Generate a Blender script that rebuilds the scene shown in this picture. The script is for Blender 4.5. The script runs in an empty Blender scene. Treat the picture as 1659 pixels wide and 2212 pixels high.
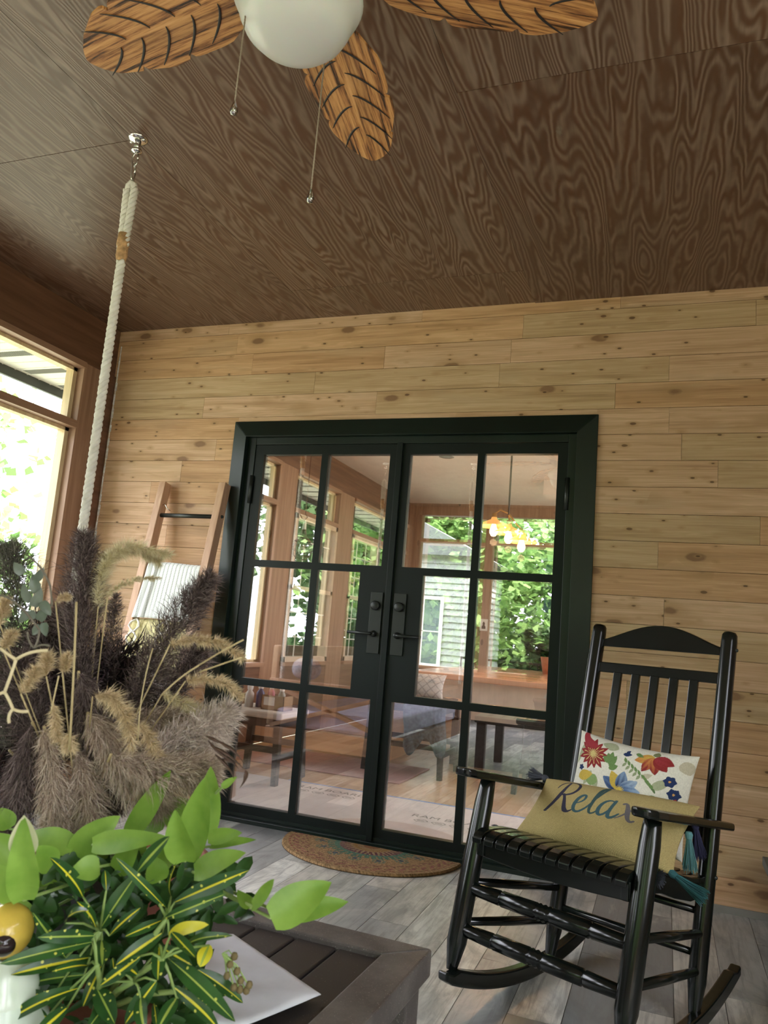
import bpy, math, random
import numpy as np
from mathutils import Vector, Matrix
random.seed(7); rng = np.random.default_rng(7)
SC = bpy.context.scene
COL = SC.collection
V3 = lambda *a: np.array(a, float)

# ------------------------------------------------------------------ camera
CO = V3(2.17317, -3.74885, 1.05163)
FPX = 1654.565
_yaw, _pit, _rol = -0.360966547, 0.152757323, 0.0819036217
_fw = V3(math.sin(_yaw)*math.cos(_pit), math.cos(_yaw)*math.cos(_pit), math.sin(_pit))
_r0 = V3(math.cos(_yaw), -math.sin(_yaw), 0); _u0 = np.cross(_r0, _fw)
_r = math.cos(_rol)*_r0 + math.sin(_rol)*_u0; _u = -math.sin(_rol)*_r0 + math.cos(_rol)*_u0
cd = bpy.data.cameras.new('camera'); cam = bpy.data.objects.new('camera', cd); COL.objects.link(cam)
cd.sensor_fit = 'HORIZONTAL'; cd.sensor_width = 36; cd.lens = FPX/1659*36; cd.clip_start = .05; cd.clip_end = 300
cam.matrix_world = Matrix(((_r[0], _u[0], -_fw[0], CO[0]), (_r[1], _u[1], -_fw[1], CO[1]), (_r[2], _u[2], -_fw[2], CO[2]), (0, 0, 0, 1)))
cd.dof.use_dof = True; cd.dof.focus_distance = 2.9; cd.dof.aperture_fstop = 14
SC.camera = cam

def at(px, py, d):
    """point seen in the photograph at (px,py), d metres in front of the lens"""
    return CO + (_fw + _r*(px-829.5)/FPX - _u*(py-1106)/FPX)*d

# ------------------------------------------------------------------ light
W = bpy.data.worlds.new('sky'); SC.world = W; W.use_nodes = True
bg = W.node_tree.nodes['Background']; bg.inputs[0].default_value = (.93, .94, 1.05, 1); bg.inputs[1].default_value = 6.5
sd = bpy.data.lights.new('sun', 'SUN'); sd.energy = 17.0; sd.angle = .03; sd.color = (1, .95, .86)
sun = bpy.data.objects.new('sun', sd); COL.objects.link(sun)
sun.rotation_euler = Vector((-.60, -.35, -1.05)).to_track_quat('-Z', 'Y').to_euler()
SC.view_settings.view_transform = 'Standard'; SC.view_settings.look = 'None'
SC.view_settings.exposure = 0.82; SC.view_settings.gamma = 1
SC.view_settings.use_curve_mapping = False
cy = SC.cycles
cy.max_bounces = 8; cy.diffuse_bounces = 5; cy.glossy_bounces = 4; cy.transparent_max_bounces = 12; cy.transmission_bounces = 4
cy.sample_clamp_indirect = 6; cy.use_denoising = True; cy.caustics_reflective = False; cy.caustics_refractive = False

# ------------------------------------------------------------------ materials
class NT:
    def __init__(s, name):
        s.m = bpy.data.materials.new(name); s.m.use_nodes = True; s.t = s.m.node_tree
        s.b = s.t.nodes['Principled BSDF']; s.o = s.t.nodes['Material Output']
    def n(s, typ, **kw):
        nd = s.t.nodes.new(typ)
        for k, v in kw.items():
            if k in ('inp',):
                for i, x in v.items():
                    if isinstance(x, bpy.types.NodeSocket): s.t.links.new(x, nd.inputs[i])
                    else: nd.inputs[i].default_value = x
            else: setattr(nd, k, v)
        return nd
    def l(s, a, b): s.t.links.new(a, b)
    def math(s, op, a, b=0.0, clamp=False):
        return s.n('ShaderNodeMath', operation=op, use_clamp=clamp, inp={0: a, 1: b}).outputs[0]
    def ramp(s, f, stops, interp='LINEAR'):
        r = s.n('ShaderNodeValToRGB', inp={0: f}); cr = r.color_ramp; cr.interpolation = interp
        while len(cr.elements) < len(stops): cr.elements.new(.5)
        for e, (p, c) in zip(cr.elements, stops): e.position = p; e.color = (*c, 1)
        return r.outputs[0]
    def mix(s, f, a, b, mode='MIX'):
        m = s.n('ShaderNodeMix', data_type='RGBA', blend_type=mode)
        for i, x in ((0, f), (6, a), (7, b)):
            if isinstance(x, bpy.types.NodeSocket): s.l(x, m.inputs[i])
            else: m.inputs[i].default_value = x if i == 0 else (*x, 1)
        return m.outputs[2]
    def pos(s, scale=(1, 1, 1), island=None, kind='Object'):
        c = s.n('ShaderNodeTexCoord').outputs[kind]
        if island is not None:
            g = s.n('ShaderNodeNewGeometry').outputs['Random Per Island']
            o = s.n('ShaderNodeVectorMath', operation='SCALE', inp={0: island, 'Scale': g}).outputs[0]
            c = s.n('ShaderNodeVectorMath', operation='ADD', inp={0: c, 1: o}).outputs[0]
        return s.n('ShaderNodeVectorMath', operation='MULTIPLY', inp={0: c, 1: scale}).outputs[0]
    def noise(s, vec, scale=1, detail=4, rough=.5, dist=0):
        return s.n('ShaderNodeTexNoise', inp={'Vector': vec, 'Scale': scale, 'Detail': detail, 'Roughness': rough, 'Distortion': dist}).outputs[0]
    def island(s): return s.n('ShaderNodeNewGeometry').outputs['Random Per Island']
    def bump(s, h, dist=.002, st=.5):
        s.l(s.n('ShaderNodeBump', inp={'Strength': st, 'Distance': dist, 'Height': h}).outputs[0], s.b.inputs['Normal'])
    def col(s, c):
        if isinstance(c, bpy.types.NodeSocket): s.l(c, s.b.inputs['Base Color'])
        else: s.b.inputs['Base Color'].default_value = (*c, 1)
    def set(s, **kw):
        for k, v in kw.items(): s.b.inputs[{'rough': 'Roughness', 'metal': 'Metallic', 'spec': 'Specular IOR Level', 'coat': 'Coat Weight', 'sheen': 'Sheen Weight', 'em': 'Emission Strength'}[k]].default_value = v
        return s.m

def plain(name, c, rough=.5, metal=0, var=.12, sc=8, bump=0, spec=.5):
    """one colour with gentle procedural variation"""
    t = NT(name); n = t.noise(t.pos(), sc, 3)
    a = tuple(min(1, x*(1+var)) for x in c); b = tuple(x*(1-var) for x in c)
    t.col(t.ramp(n, [(.3, b), (.7, a)]))
    if bump: t.bump(t.noise(t.pos(), sc*12, 3), bump, .6)
    return t.set(rough=rough, metal=metal, spec=spec)

def wood(name, c1, c2, axis=2, rough=.5, sc=30, knots=False, dark=None, bump=.0008):
    t = NT(name); s = [sc]*3; s[axis] = sc*.06
    p = t.pos(tuple(s), (7.3, 3.1, 9.7)); n = t.noise(p, 1, 5, .6, .6)
    c = t.ramp(n, [(.3, c1), (.7, c2)])
    if knots:
        k = [7]*3; k[axis] = 3.0
        vo = t.n('ShaderNodeTexVoronoi', inp={'Vector': t.pos(tuple(k), (3, 7, 5)), 'Scale': 1.0})
        sep = t.n('ShaderNodeSeparateColor', inp={0: vo.outputs['Color']})
        m = t.math('MULTIPLY', t.math('LESS_THAN', sep.outputs[0], .3), t.math('LESS_THAN', vo.outputs['Distance'], .12))
        c = t.mix(m, c, dark or tuple(x*.35 for x in c1))
    t.col(c); t.bump(n, bump, .5)
    return t.set(rough=rough)

def board_mat():
    """knotty pine shiplap running along x"""
    t = NT('knotty_pine'); isl = t.island()
    p = t.pos((1.3, 1, 22), (31, 3, 17)); wv = t.noise(p, 1, 3, .55, .8)
    fine = t.noise(t.pos((3, 1, 170), (31, 3, 17)), 1, 4, .6)
    rings = t.math('ABSOLUTE', t.math('SINE', t.math('MULTIPLY', wv, 26)))
    base = t.ramp(t.math('ADD', t.math('MULTIPLY', wv, .55), t.math('MULTIPLY', fine, .45)),
                  [(.32, (.39, .23, .13)), (.45, (.58, .37, .225)), (.57, (.69, .46, .30)), (.70, (.80, .58, .41))])
    base = t.mix(t.math('MULTIPLY', rings, .24), base, (.42, .27, .13))
    tint = t.ramp(isl, [(0, (.88, .93, .86)), (.3, (1, 1, 1)), (.6, (.93, .86, .76)), (.8, (1, .95, .84)), (1, (.84, .86, .80))], 'CONSTANT')
    base = t.mix(1.0, base, tint, 'MULTIPLY')
    # broad grey-brown sap stains
    st = t.noise(t.pos((.9, 1, 5), (31, 3, 17)), 2.0, 3, .5)
    base = t.mix(t.math('MULTIPLY', t.ramp(st, [(.55, (0, 0, 0)), (.75, (1, 1, 1))]), .42), base, (.40, .30, .19))
    for (sx, sz, th, r, dk, off) in ((3.6, 8.0, .5, .16, (.22, .115, .06), 5), (8, 17, .40, .12, (.12, .06, .03), 43), (13, 30, .25, .13, (.08, .04, .02), 71)):
        vo = t.n('ShaderNodeTexVoronoi', inp={'Vector': t.pos((sx, 0, sz), (31+off, 3, 17+off)), 'Scale': 1.0})
        d = t.math('ADD', vo.outputs['Distance'], t.math('MULTIPLY', t.math('SUBTRACT', t.noise(t.pos((20, 1, 30)), 1, 2), .5), .10))
        sep = t.n('ShaderNodeSeparateColor', inp={0: vo.outputs['Color']})
        g = t.math('LESS_THAN', sep.outputs[0], th)
        core = t.math('MULTIPLY', g, t.ramp(d, [(r*.75, (1, 1, 1)), (r*1.1, (0, 0, 0))]))
        halo = t.math('MULTIPLY', g, t.ramp(d, [(r, (.55, .55, .55)), (r*2.6, (0, 0, 0))]))
        base = t.mix(halo, base, (.40, .24, .11)); base = t.mix(t.math('MULTIPLY', core, .85), base, dk)
    t.col(base); t.bump(fine, .0006, .5)
    return t.set(rough=.55, spec=.35)

def ply_mat():
    """brown-stained plywood: contour-line grain running along y"""
    t = NT('stained_plywood'); isl = t.island()
    f = t.noise(t.pos((4.6, .55, 1), (9, 23, 4)), 1.0, 2.2, .50, .35)
    wob = t.noise(t.pos((16, 7, 1), (9, 23, 4)), 1.0, 2, .5)
    v = t.math('ADD', t.math('MULTIPLY', f, 210), t.math('MULTIPLY', wob, 7))
    s = t.math('ADD', t.math('MULTIPLY', t.math('SINE', v), .5), .5)
    patch = t.noise(t.pos((.9, .5, 1), (5, 7, 4)), 1.3, 3)
    streak = t.noise(t.pos((60, 2.0, 1), (5, 7, 4)), 1, 4)
    dk = t.mix(patch, (.080, .045, .028), (.160, .064, .026)); lt = t.mix(patch, (.250, .185, .148), (.255, .165, .105))
    c = t.mix(t.math('POWER', s, 1.3), dk, lt)
    c = t.mix(t.ramp(streak, [(.35, (.55, .55, .55)), (.7, (0, 0, 0))]), c, (.11, .066, .042))
    tint = t.ramp(isl, [(0, (1, 1, 1)), (.35, (.86, .84, .84)), (.65, (1.0, .92, .82)), (.85, (.94, .97, .98))], 'CONSTANT')
    c = t.mix(1, c, tint, 'MULTIPLY')
    wear = t.noise(t.pos((3.0, 1.0, 1), (5, 7, 4)), 1.7, 5, .6, .6)
    c = t.mix(t.ramp(wear, [(.68, (0, 0, 0)), (.74, (.55, .55, .55))]), c, (.24, .25, .20))
    t.col(c); t.bump(s, .0006, .4)
    return t.set(rough=.42, spec=.45)

def tile_mat():
    t = NT('wood_look_tile'); isl = t.island()
    base = t.ramp(isl, [(0, (.62, .64, .57)), (.16, (.33, .34, .32)), (.34, (.50, .51, .46)), (.5, (.74, .74, .66)), (.66, (.23, .24, .23)), (.8, (.58, .56, .49)), (.92, (.40, .41, .38))], 'CONSTANT')
    st = t.noise(t.pos((46, 3.0, 1), (13, 29, 0)), 1, 6, .65, .7)
    cl = t.noise(t.pos((5, 2.6, 1), (13, 29, 0)), 1.2, 6, .65, .9)
    c = t.mix(t.ramp(cl, [(.45, (.0, .0, .0)), (.66, (.7, .7, .7))]), base, (.15, .155, .15))
    c = t.mix(t.ramp(st, [(.48, (0, 0, 0)), (.64, (.55, .55, .55))]), c, (.17, .165, .15))
    c = t.mix(t.ramp(cl, [(.30, (.5, .5, .5)), (.42, (0, 0, 0))]), c, (.62, .60, .54))
    t.col(c); t.bump(st, .0004, .3)
    return t.set(rough=.36, spec=.5)

def leafy(name, stops, trans=.35, rough=.5):
    t = NT(name)
    c = t.ramp(t.island(), stops)
    t.col(c); t.set(rough=rough, spec=.3)
    tr = t.n('ShaderNodeBsdfTranslucent'); t.l(c, tr.inputs[0])
    mx = t.n('ShaderNodeMixShader', inp={0: trans}); t.l(t.b.outputs[0], mx.inputs[1]); t.l(tr.outputs[0], mx.inputs[2]); t.l(mx.outputs[0], t.o.inputs[0])
    return t.m

def glass_mat(name, refl, tint=(1, 1, 1)):
    t = NT(name); t.t.nodes.remove(t.b)
    g = t.n('ShaderNodeBsdfGlossy', inp={'Color': (1, 1, 1, 1), 'Roughness': 0.0}); tr = t.n('ShaderNodeBsdfTransparent', inp={0: (*tint, 1)})
    fr = t.n('ShaderNodeFresnel', inp={0: 1.5})
    f = t.math('ADD', t.math('MULTIPLY', fr.outputs[0], 1.3), refl, True)
    mx = t.n('ShaderNodeMixShader', inp={0: f}); t.l(tr.outputs[0], mx.inputs[1]); t.l(g.outputs[0], mx.inputs[2]); t.l(mx.outputs[0], t.o.inputs[0])
    return t.m

def vcol_mat(name, rough=.8, bump=0, sc=200, stretch=(1, 1, 1)):
    t = NT(name); a = t.n('ShaderNodeVertexColor', layer_name='pattern')
    n = t.noise(t.pos(stretch), sc, 2)
    c = t.mix(t.math('MULTIPLY', n, .35), a.outputs[0], (.05, .04, .02), 'MULTIPLY')
    t.col(c)
    if bump: t.bump(n, bump, .7)
    return t.set(rough=rough, spec=.2)

def emit(name, c, s):
    t = NT(name); t.b.inputs['Emission Color'].default_value = (*c, 1); t.col(c); return t.set(em=s)

M = {}
M['pine'] = board_mat(); M['ply'] = ply_mat(); M['tile'] = tile_mat()
M['grout'] = plain('grey_grout', (.16, .155, .14), .9)
M['beam'] = wood('brown_stained_beam', (.10, .045, .025), (.20, .10, .06), 1, .5, 22)
M['cedar'] = wood('cedar_trim', (.24, .135, .085), (.40, .25, .17), 2, .5, 25, True)
M['cedary'] = wood('cedar_rail', (.24, .135, .085), (.40, .25, .17), 1, .5, 25, True)
M['cedarx'] = wood('cedar_plank', (.38, .22, .13), (.60, .38, .24), 0, .5, 25, True)
M['jamb'] = wood('pale_pine_jamb', (.55, .43, .25), (.80, .66, .42), 2, .5, 25)
M['steel'] = plain('black_painted_steel', (.005, .012, .009), .36, .0, .3, 3, spec=.42)
M['steel2'] = plain('black_door_leaf', (.004, .008, .007), .45, .0, .3, 3, spec=.25)
M['hard'] = plain('matte_black_hardware', (.022, .026, .024), .38, .4, .1)
M['glass'] = glass_mat('door_glass', .15)
M['dim_glass'] = glass_mat('dimming_window_glass', .0, (.80, .83, .81))  # tint added to dim the trees and daylight beyond the sunroom windows
M['black'] = plain('glossy_black_paint', (.004, .006, .005), .19, 0, .4, 12, spec=.42)
M['white'] = plain('white_paint', (.80, .79, .76), .6, 0, .04)
M['ceil_in'] = plain('off_white_plaster', (.74, .69, .70), .8, 0, .04)
M['tan'] = plain('tan_wall_paint', (.50, .40, .28), .8, 0, .05)
M['caulk'] = plain('white_caulk', (.8, .8, .78), .6, 0, .3, 60)
M['chrome'] = plain('polished_nickel', (.75, .74, .70), .15, 1, .05)
M['rope'] = plain('cream_cotton_rope', (.86, .83, .76), .85, 0, .1, 40, .0015)
M['twine'] = plain('tan_twine', (.55, .33, .16), .9, 0, .35, 60, .001)
M['soffit'] = plain('white_vinyl_soffit', (.72, .74, .68), .5, 0, .03)
M['slot'] = plain('soffit_slot', (.22, .24, .22), .8)
M['lawn'] = plain('pale_gravel_lawn', (.30, .31, .22), .9, 0, .4, 2)
M['bark'] = wood('tree_bark', (.06, .05, .04), (.16, .13, .11), 2, .9, 8)
M['maple'] = leafy('maple_leaves', [(0, (.08, .16, .04)), (.5, (.18, .32, .09)), (1, (.34, .50, .18))], .45)
M['spruce'] = leafy('dark_leaves', [(0, (.05, .10, .04)), (.5, (.11, .19, .08)), (1, (.20, .30, .13))], .35)

# ------------------------------------------------------------------ mesh helpers
class MB:
    def __init__(s): s.v = []; s.f = []; s.mi = []
    def add(s, vs, fs, mi=0):
        o = len(s.v); s.v += [tuple(map(float, p)) for p in vs]; s.f += [tuple(i+o for i in f) for f in fs]; s.mi += [mi]*len(fs); return s
    def box(s, x0, x1, y0, y1, z0, z1, mi=0):
        vs = [(x, y, z) for x in (x0, x1) for y in (y0, y1) for z in (z0, z1)]
        return s.add(vs, [(0, 1, 3, 2), (4, 6, 7, 5), (0, 4, 5, 1), (2, 3, 7, 6), (0, 2, 6, 4), (1, 5, 7, 3)], mi)
    def beam(s, a, b, w, h, up=(0, 0, 1), mi=0, w2=None):
        a, b = V3(*a), V3(*b); d = b-a; d /= np.linalg.norm(d)
        x = np.cross(d, V3(*up)); x /= np.linalg.norm(x); y = np.cross(x, d); vs = []
        for p, ww in ((a, w), (b, w2 or w)):
            for i, j in ((-1, -1), (1, -1), (1, 1), (-1, 1)): vs.append(p+x*i*ww/2+y*j*h/2)
        return s.add(vs, [(3, 2, 1, 0), (4, 5, 6, 7), (0, 1, 5, 4), (1, 2, 6, 5), (2, 3, 7, 6), (3, 0, 4, 7)], mi)
    def tube(s, pts, rad, n=8, cap=True, mi=0, flat=1.0):
        pts = [V3(*p) for p in pts]
        if not hasattr(rad, '__len__'): rad = [rad]*len(pts)
        ref = None; vs = []
        for i, p in enumerate(pts):
            d = pts[min(i+1, len(pts)-1)]-pts[max(i-1, 0)]; d = d/(np.linalg.norm(d)+1e-12)
            if ref is None:
                ref = np.cross(d, V3(0, 0, 1) if abs(d[2]) < .9 else V3(1, 0, 0))
            ref = ref-d*(ref@d); ref /= np.linalg.norm(ref); y = np.cross(d, ref)
            for k in range(n):
                a = 2*math.pi*k/n; vs.append(p+(ref*math.cos(a)+y*math.sin(a)*flat)*rad[i])
        fs = [(i*n+k, i*n+(k+1) % n, (i+1)*n+(k+1) % n, (i+1)*n+k) for i in range(len(pts)-1) for k in range(n)]
        if cap: fs += [tuple(range(n-1, -1, -1)), tuple((len(pts)-1)*n+k for k in range(n))]
        return s.add(vs, fs, mi)
    def lathe(s, c, prof, n=32, mi=0, ax=None):
        """profile [(r,h)] turned about an axis through c"""
        c = V3(*c); ax = V3(*(ax or (0, 0, 1))); ax /= np.linalg.norm(ax)
        x = np.cross(ax, V3(0, 1, 0) if abs(ax[1]) < .9 else V3(1, 0, 0)); x /= np.linalg.norm(x); y = np.cross(ax, x)
        vs = [c+ax*h+(x*math.cos(2*math.pi*k/n)+y*math.sin(2*math.pi*k/n))*r for r, h in prof for k in range(n)]
        fs = [(i*n+k, i*n+(k+1) % n, (i+1)*n+(k+1) % n, (i+1)*n+k) for i in range(len(prof)-1) for k in range(n)]
        return s.add(vs, fs, mi)
    def prism(s, poly, z0, z1, fr=None, mi=0):
        """poly in 2D, extruded; fr=(origin,ex,ey,ez)"""
        n = len(poly); o, ex, ey, ez = fr or (V3(0, 0, 0), V3(1, 0, 0), V3(0, 1, 0), V3(0, 0, 1))
        vs = [o+ex*a+ey*b+ez*z for z in (z0, z1) for a, b in poly]
        return s.add(vs, [tuple(range(n-1, -1, -1)), tuple(range(n, 2*n))]+[(i, (i+1) % n, n+(i+1) % n, n+i) for i in range(n)], mi)

def origin(p):
    o = V3(0, 0, 0)
    while p is not None: o += V3(*p.location); p = p.parent
    return o
def obj(name, mb, mat, parent=None, smooth=False, bevel=0, local=False, **tags):
    o_ = V3(0, 0, 0) if local else origin(parent)
    me = bpy.data.meshes.new(name)
    me.from_pydata([tuple(V3(*v)-o_) for v in mb.v] if o_.any() else mb.v, [], mb.f)
    for m in (mat if isinstance(mat, (list, tuple)) else [mat]): me.materials.append(m)
    if any(mb.mi): me.polygons.foreach_set('material_index', mb.mi)
    if smooth: me.polygons.foreach_set('use_smooth', [True]*len(me.polygons))
    me.update()
    ob = bpy.data.objects.new(name, me); COL.objects.link(ob); ob.parent = parent
    if bevel:
        b = ob.modifiers.new('bevel', 'BEVEL'); b.width = bevel; b.segments = 2; b.limit_method = 'ANGLE'
    for k, v in tags.items(): ob[{'cat': 'category'}.get(k, k)] = v
    return ob
def thing(name, label, cat, loc=(0, 0, 0), group=None):
    o = bpy.data.objects.new(name, None); COL.objects.link(o); o.location = tuple(loc); o['label'] = label; o['category'] = cat
    if group: o['group'] = group
    return o
def struct(name, mb, mat, **k): return obj(name, mb, mat, kind='structure', **k)
def copy_tree(o, parent=None):
    c = o.copy(); COL.objects.link(c); c.parent = parent
    for ch in list(o.children): copy_tree(ch, c)
    return c

# ================================================================== ROOM SHELL
XL, XR, YF, H = -1.129, 3.9, -6.2, 2.7888
PITCH, Z0 = .1292, .011
def boards():
    mb = MB(); k = 0; z = Z0-PITCH
    ex = dict(x0=-.19, x1=1.83, top=2.165)
    while z < H:
        a, b = max(z, 0), min(z+PITCH-.0016, H)
        cuts = [XL]; x = XL+random.uniform(.35, 1.5)
        while x < XR-.2: cuts.append(x); x += random.choice([.75, 1.05, 1.3, 1.7])+random.uniform(-.1, .1)
        cuts.append(XR)
        if a < ex['top'] < b: mb.box(ex['x0'], ex['x1'], 0, .02, ex['top'], b)
        for i in range(len(cuts)-1):
            segs = [(cuts[i], cuts[i+1]-.0012)]
            if a < ex['top']:
                s2 = []
                for p, q in segs:
                    if p < ex['x0']: s2.append((p, min(q, ex['x0'])))
                    if q > ex['x1']: s2.append((max(p, ex['x1']), q))
                segs = s2
            for p, q in segs:
                if q-p < .004: continue
                t = random.uniform(-.0006, .0006)
                # shiplap: lower edge tucked back so each course casts a fine line
                vs = [(x, y, zz) for x in (p, q) for (y, zz) in ((t, a), (t, a+.004), (t, b-.001), (.002, b), (.02, b), (.02, a))]
                n = 6; fs = [(i_, (i_+1) % n, n+(i_+1) % n, n+i_) for i_ in range(n)]+[tuple(range(n-1, -1, -1)), tuple(range(n, 2*n))]
                mb.add(vs, fs)
        z += PITCH; k += 1
    return mb
struct('wall_back', boards(), M['pine'])
mb = MB(); mb.box(XL, -.19, .02, .12, 0, H); mb.box(1.83, XR, .02, .12, 0, H); mb.box(-.19, 1.83, .02, .12, 2.165, H)
struct('wall_back_sheathing', mb, M['tan'])
mb = MB(); mb.box(XL+.022, XL+.026, -.006, -.001, .0, H-.1)
for i in range(30): mb.box(XL+.02, XL+.028+random.random()*.006, -.007, -.0035, i*.088+.02, i*.088+.02+random.uniform(.04, .085))
struct('trim_1', mb, M['caulk'])
mb = MB(); mb.box(1.84, XR, -.012, -.004, 0, .028)
struct('baseboard_back', mb, plain('grey_shoe_moulding', (.30, .29, .26), .5))

# ceiling panels
mb = MB()
xs = [-1.129, .262, 1.497, 2.72, 3.9]
for i in range(4):
    brk = [0.0, -.355, -2.79, -5.2, YF] if i % 2 == 1 else [0.0, -1.608, -4.05, YF]
    if i == 0: brk = [0, -1.65, -4.1, YF]
    for j in range(len(brk)-1):
        dz = random.uniform(0, .003)+(.004 if i >= 2 else 0)
        mb.box(xs[i]+.0012, xs[i+1]-.0012, brk[j+1]+.0012, brk[j]-.0012, H-dz, H+.02)
struct('ceiling', mb, M['ply'])
mb = MB(); mb.box(XL-.75, XR+.6, YF-.7, 7.0, H+.03, H+.16); struct('roof_deck', mb, M['beam'])
# floor tiles running along y
mb = MB(); i = 0; x = 1.17-.15*16
while x < XR:
    y = 0.0-(i*.337 % .9); a = y
    ys = [0.0]
    while y > YF:
        if y < 0: ys.append(y)
        y -= .915
    ys.append(YF)
    for j in range(len(ys)-1): mb.box(max(x+.0012, XL), min(x+.1488, XR), ys[j+1]+.001, ys[j]-.001, -.01, 0)
    x += .15; i += 1
struct('floor', mb, M['tile'])
mb = MB(); mb.box(XL-.3, XR+.3, YF-.3, .05, -.05, -.0015); struct('floor_grout', mb, M['grout'])

def bay(mbs, ax, c, t, u0, u1, z0, z1, frame=.035):
    """pale inner lining of an opening in a wall plane (ax 0: wall at x=c, u along y)"""
    c0, c1 = c-t, c+.005
    def bx(a, b, z_, zz, m):
        if ax == 0: m.box(c0, c1, a, b, z_, zz)
        else: m.box(a, b, c0, c1, z_, zz)
    for a, b, p, q in ((u0, u0+frame, z0, z1), (u1-frame, u1, z0, z1), (u0, u1, z0, z0+frame), (u0, u1, z1-frame, z1)): bx(a, b, p, q, mbs)

def side_wall(name, cx, s, bays, y0, y1, wn):
    bays = sorted(bays)
    """timber wall with tall openings and a transom rail; s=-1 outside is towards -x"""
    a, b = (cx-.13, cx) if s < 0 else (cx, cx+.13)
    m = MB(); m.box(a, b, y0, y1, 2.489, H+.03); struct(name, m, M['beam'])
    m = MB(); edges = [y0]+[e for p in bays for e in p]+[y1]
    for k in range(0, len(edges), 2):
        m.box(a+.01, b-.004, edges[k], edges[k+1], 0.0, 2.489)
    struct('trim_%d' % (wn+1), m, M['cedar'])
    m = MB()
    for p, q in bays: m.box(a+.012, b-.006, p, q, 0, .66)
    struct('trim_%d' % (wn+50), m, M['beam'])
    for n, (p, q) in enumerate(bays):
        m = MB(); i0 = b-.055 if s < 0 else a; i1 = b+.012 if s < 0 else a+.055
        # sill, transom rail
        m.box(i0-.04, i1+.02, p, q, .655, .69); m.box(i0, i1-.008, p, q, 2.085, 2.128)
        m.box(i0, i1, p, q, 2.455, 2.489)
        w = struct('window_%d' % (wn+n), m, M['cedary'])
        m = MB(); g0 = (a+.02, b-.055) if s < 0 else (a+.055, b-.02)
        for z_, zz in ((.69, 2.085), (2.128, 2.455)):
            for (u, v, e, f) in ((p, p+.03, z_, zz), (q-.03, q, z_, zz), (p, q, z_, z_+.02), (p, q, zz-.02, zz)): m.box(g0[0], g0[1], u, v, e, f)
        obj('window_frame', m, M['jamb'], w, label='pale pine inner frame')
        if y0 > 0: obj('window_pane', MB().box(a+.045, a+.049, p+.02, q-.02, .70, 2.46), M['dim_glass'], w)

side_wall('wall_left', XL, -1, [(-2.274, -.259), (-3.58, -2.635), (-6.05, -4.05)], YF, 0.0, 1)
side_wall('wall_right', XR, 1, [(-4.2, -2.5), (-6.0, -4.4)], YF, 0.0, 5)  # unseen wall, openings cut back to darken the pine wall at right
# corner post next to the pine wall, darker than the window posts
mb = MB(); mb.box(XL-.004, XL+.012, -.123, 0, 0, 2.489); struct('trim_9', mb, M['beam'])

def end_wall(name, yc, t, wn, post_x, bays, mat_in):
    y0, y1 = min(yc, yc+t), max(yc, yc+t)
    m = MB(); m.box(XL-.13, XR+.13, y0, y1, 2.63, H+.03); m.box(XL-.13, XR+.13, y0, y1, 0, .62)
    es = [XL-.13]+[e for p in bays for e in p]+[XR+.13]
    for k in range(0, len(es), 2): m.box(es[k], es[k+1], y0, y1, .62, 2.63)
    struct(name, m, mat_in)
    for n, (p, q) in enumerate(bays):
        m = MB(); m.box(p, q, y0-.01, y1+.01, 2.265, 2.31); m.box(p, q, y0-.03, y1+.03, .60, .64)
        w = struct('window_%d' % (wn+n), m, M['cedarx'])
        if yc > 0: obj('window_pane', MB().box(p, q, y0+.06, y0+.064, .62, 2.63), M['dim_glass'], w)
end_wall('wall_front', YF, -.13, 9, 0, [(-.95, -.117), (.034, 1.7), (1.85, 3.7)], M['cedar'])

# outside: soffit and gutter along the left side
def soffit(y0, y1):
    m = MB(); m.box(XL-.62, XL-.13, y0, y1, 2.50, 2.515)
    y = y0
    while y < y1: m.box(XL-.62, XL-.13, y, y+.006, 2.496, 2.5); y += .1
    s = struct('soffit', m, M['soffit'])
    m = MB(); y = y0+.03; k = 0
    while y < y1-.1:
        if k % 3 == 0:
            for xx in np.arange(XL-.58, XL-.17, .014): m.box(xx, xx+.006, y, y+.07, 2.4975, 2.4995)
        y += .1; k += 1
    obj('vent_slots', m, M['slot'], s)
    m = MB(); m.box(XL-.645, XL-.62, y0, y1, 2.44, 2.62); obj('fascia', m, plain('dark_fascia', (.05, .06, .06), .5), s)
soffit(YF-.6, 6.8)

# ================================================================== DOORS
CX = .822
def frame_rect(m, x0, x1, z0, z1, wl, wr, wb, wt, y0, y1, mi=0):
    m.box(x0, x0+wl, y0, y1, z0, z1, mi); m.box(x1-wr, x1, y0, y1, z0, z1, mi)
    m.box(x0+wl, x1-wr, y0, y1, z0, z0+wb, mi); m.box(x0+wl, x1-wr, y0, y1, z1-wt, z1, mi)
# casing: mitred, slightly splayed towards the door
mb = MB()
xo0, xo1, zo, xi0, xi1, zi = -.204, 1.838, 2.177, -.109, 1.741, 2.083
yo, yi = -.012, -.034
L = [(xo0, yo, 0), (xo0, yo, zo), (xi0, yi, zi), (xi0, yi, 0), (xo0, .03, 0), (xo0, .03, zo), (xi0, .03, zi), (xi0, .03, 0)]
q6 = [(0, 3, 2, 1), (0, 1, 5, 4), (3, 7, 6, 2), (1, 2, 6, 5), (0, 4, 7, 3), (4, 5, 6, 7)]
mb.add(L, q6)
mb.add([(xo1+xo0-p[0]+0 if p[0] == xo0 else xi1+xi0-p[0], p[1], p[2]) for p in L], [tuple(reversed(f)) for f in q6])
T = [(xo0+.0008, yo, zo), (xo1-.0008, yo, zo), (xi1, yi, zi), (xi0, yi, zi), (xo0+.0008, .03, zo), (xo1-.0008, .03, zo), (xi1, .03, zi), (xi0, .03, zi)]
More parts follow.
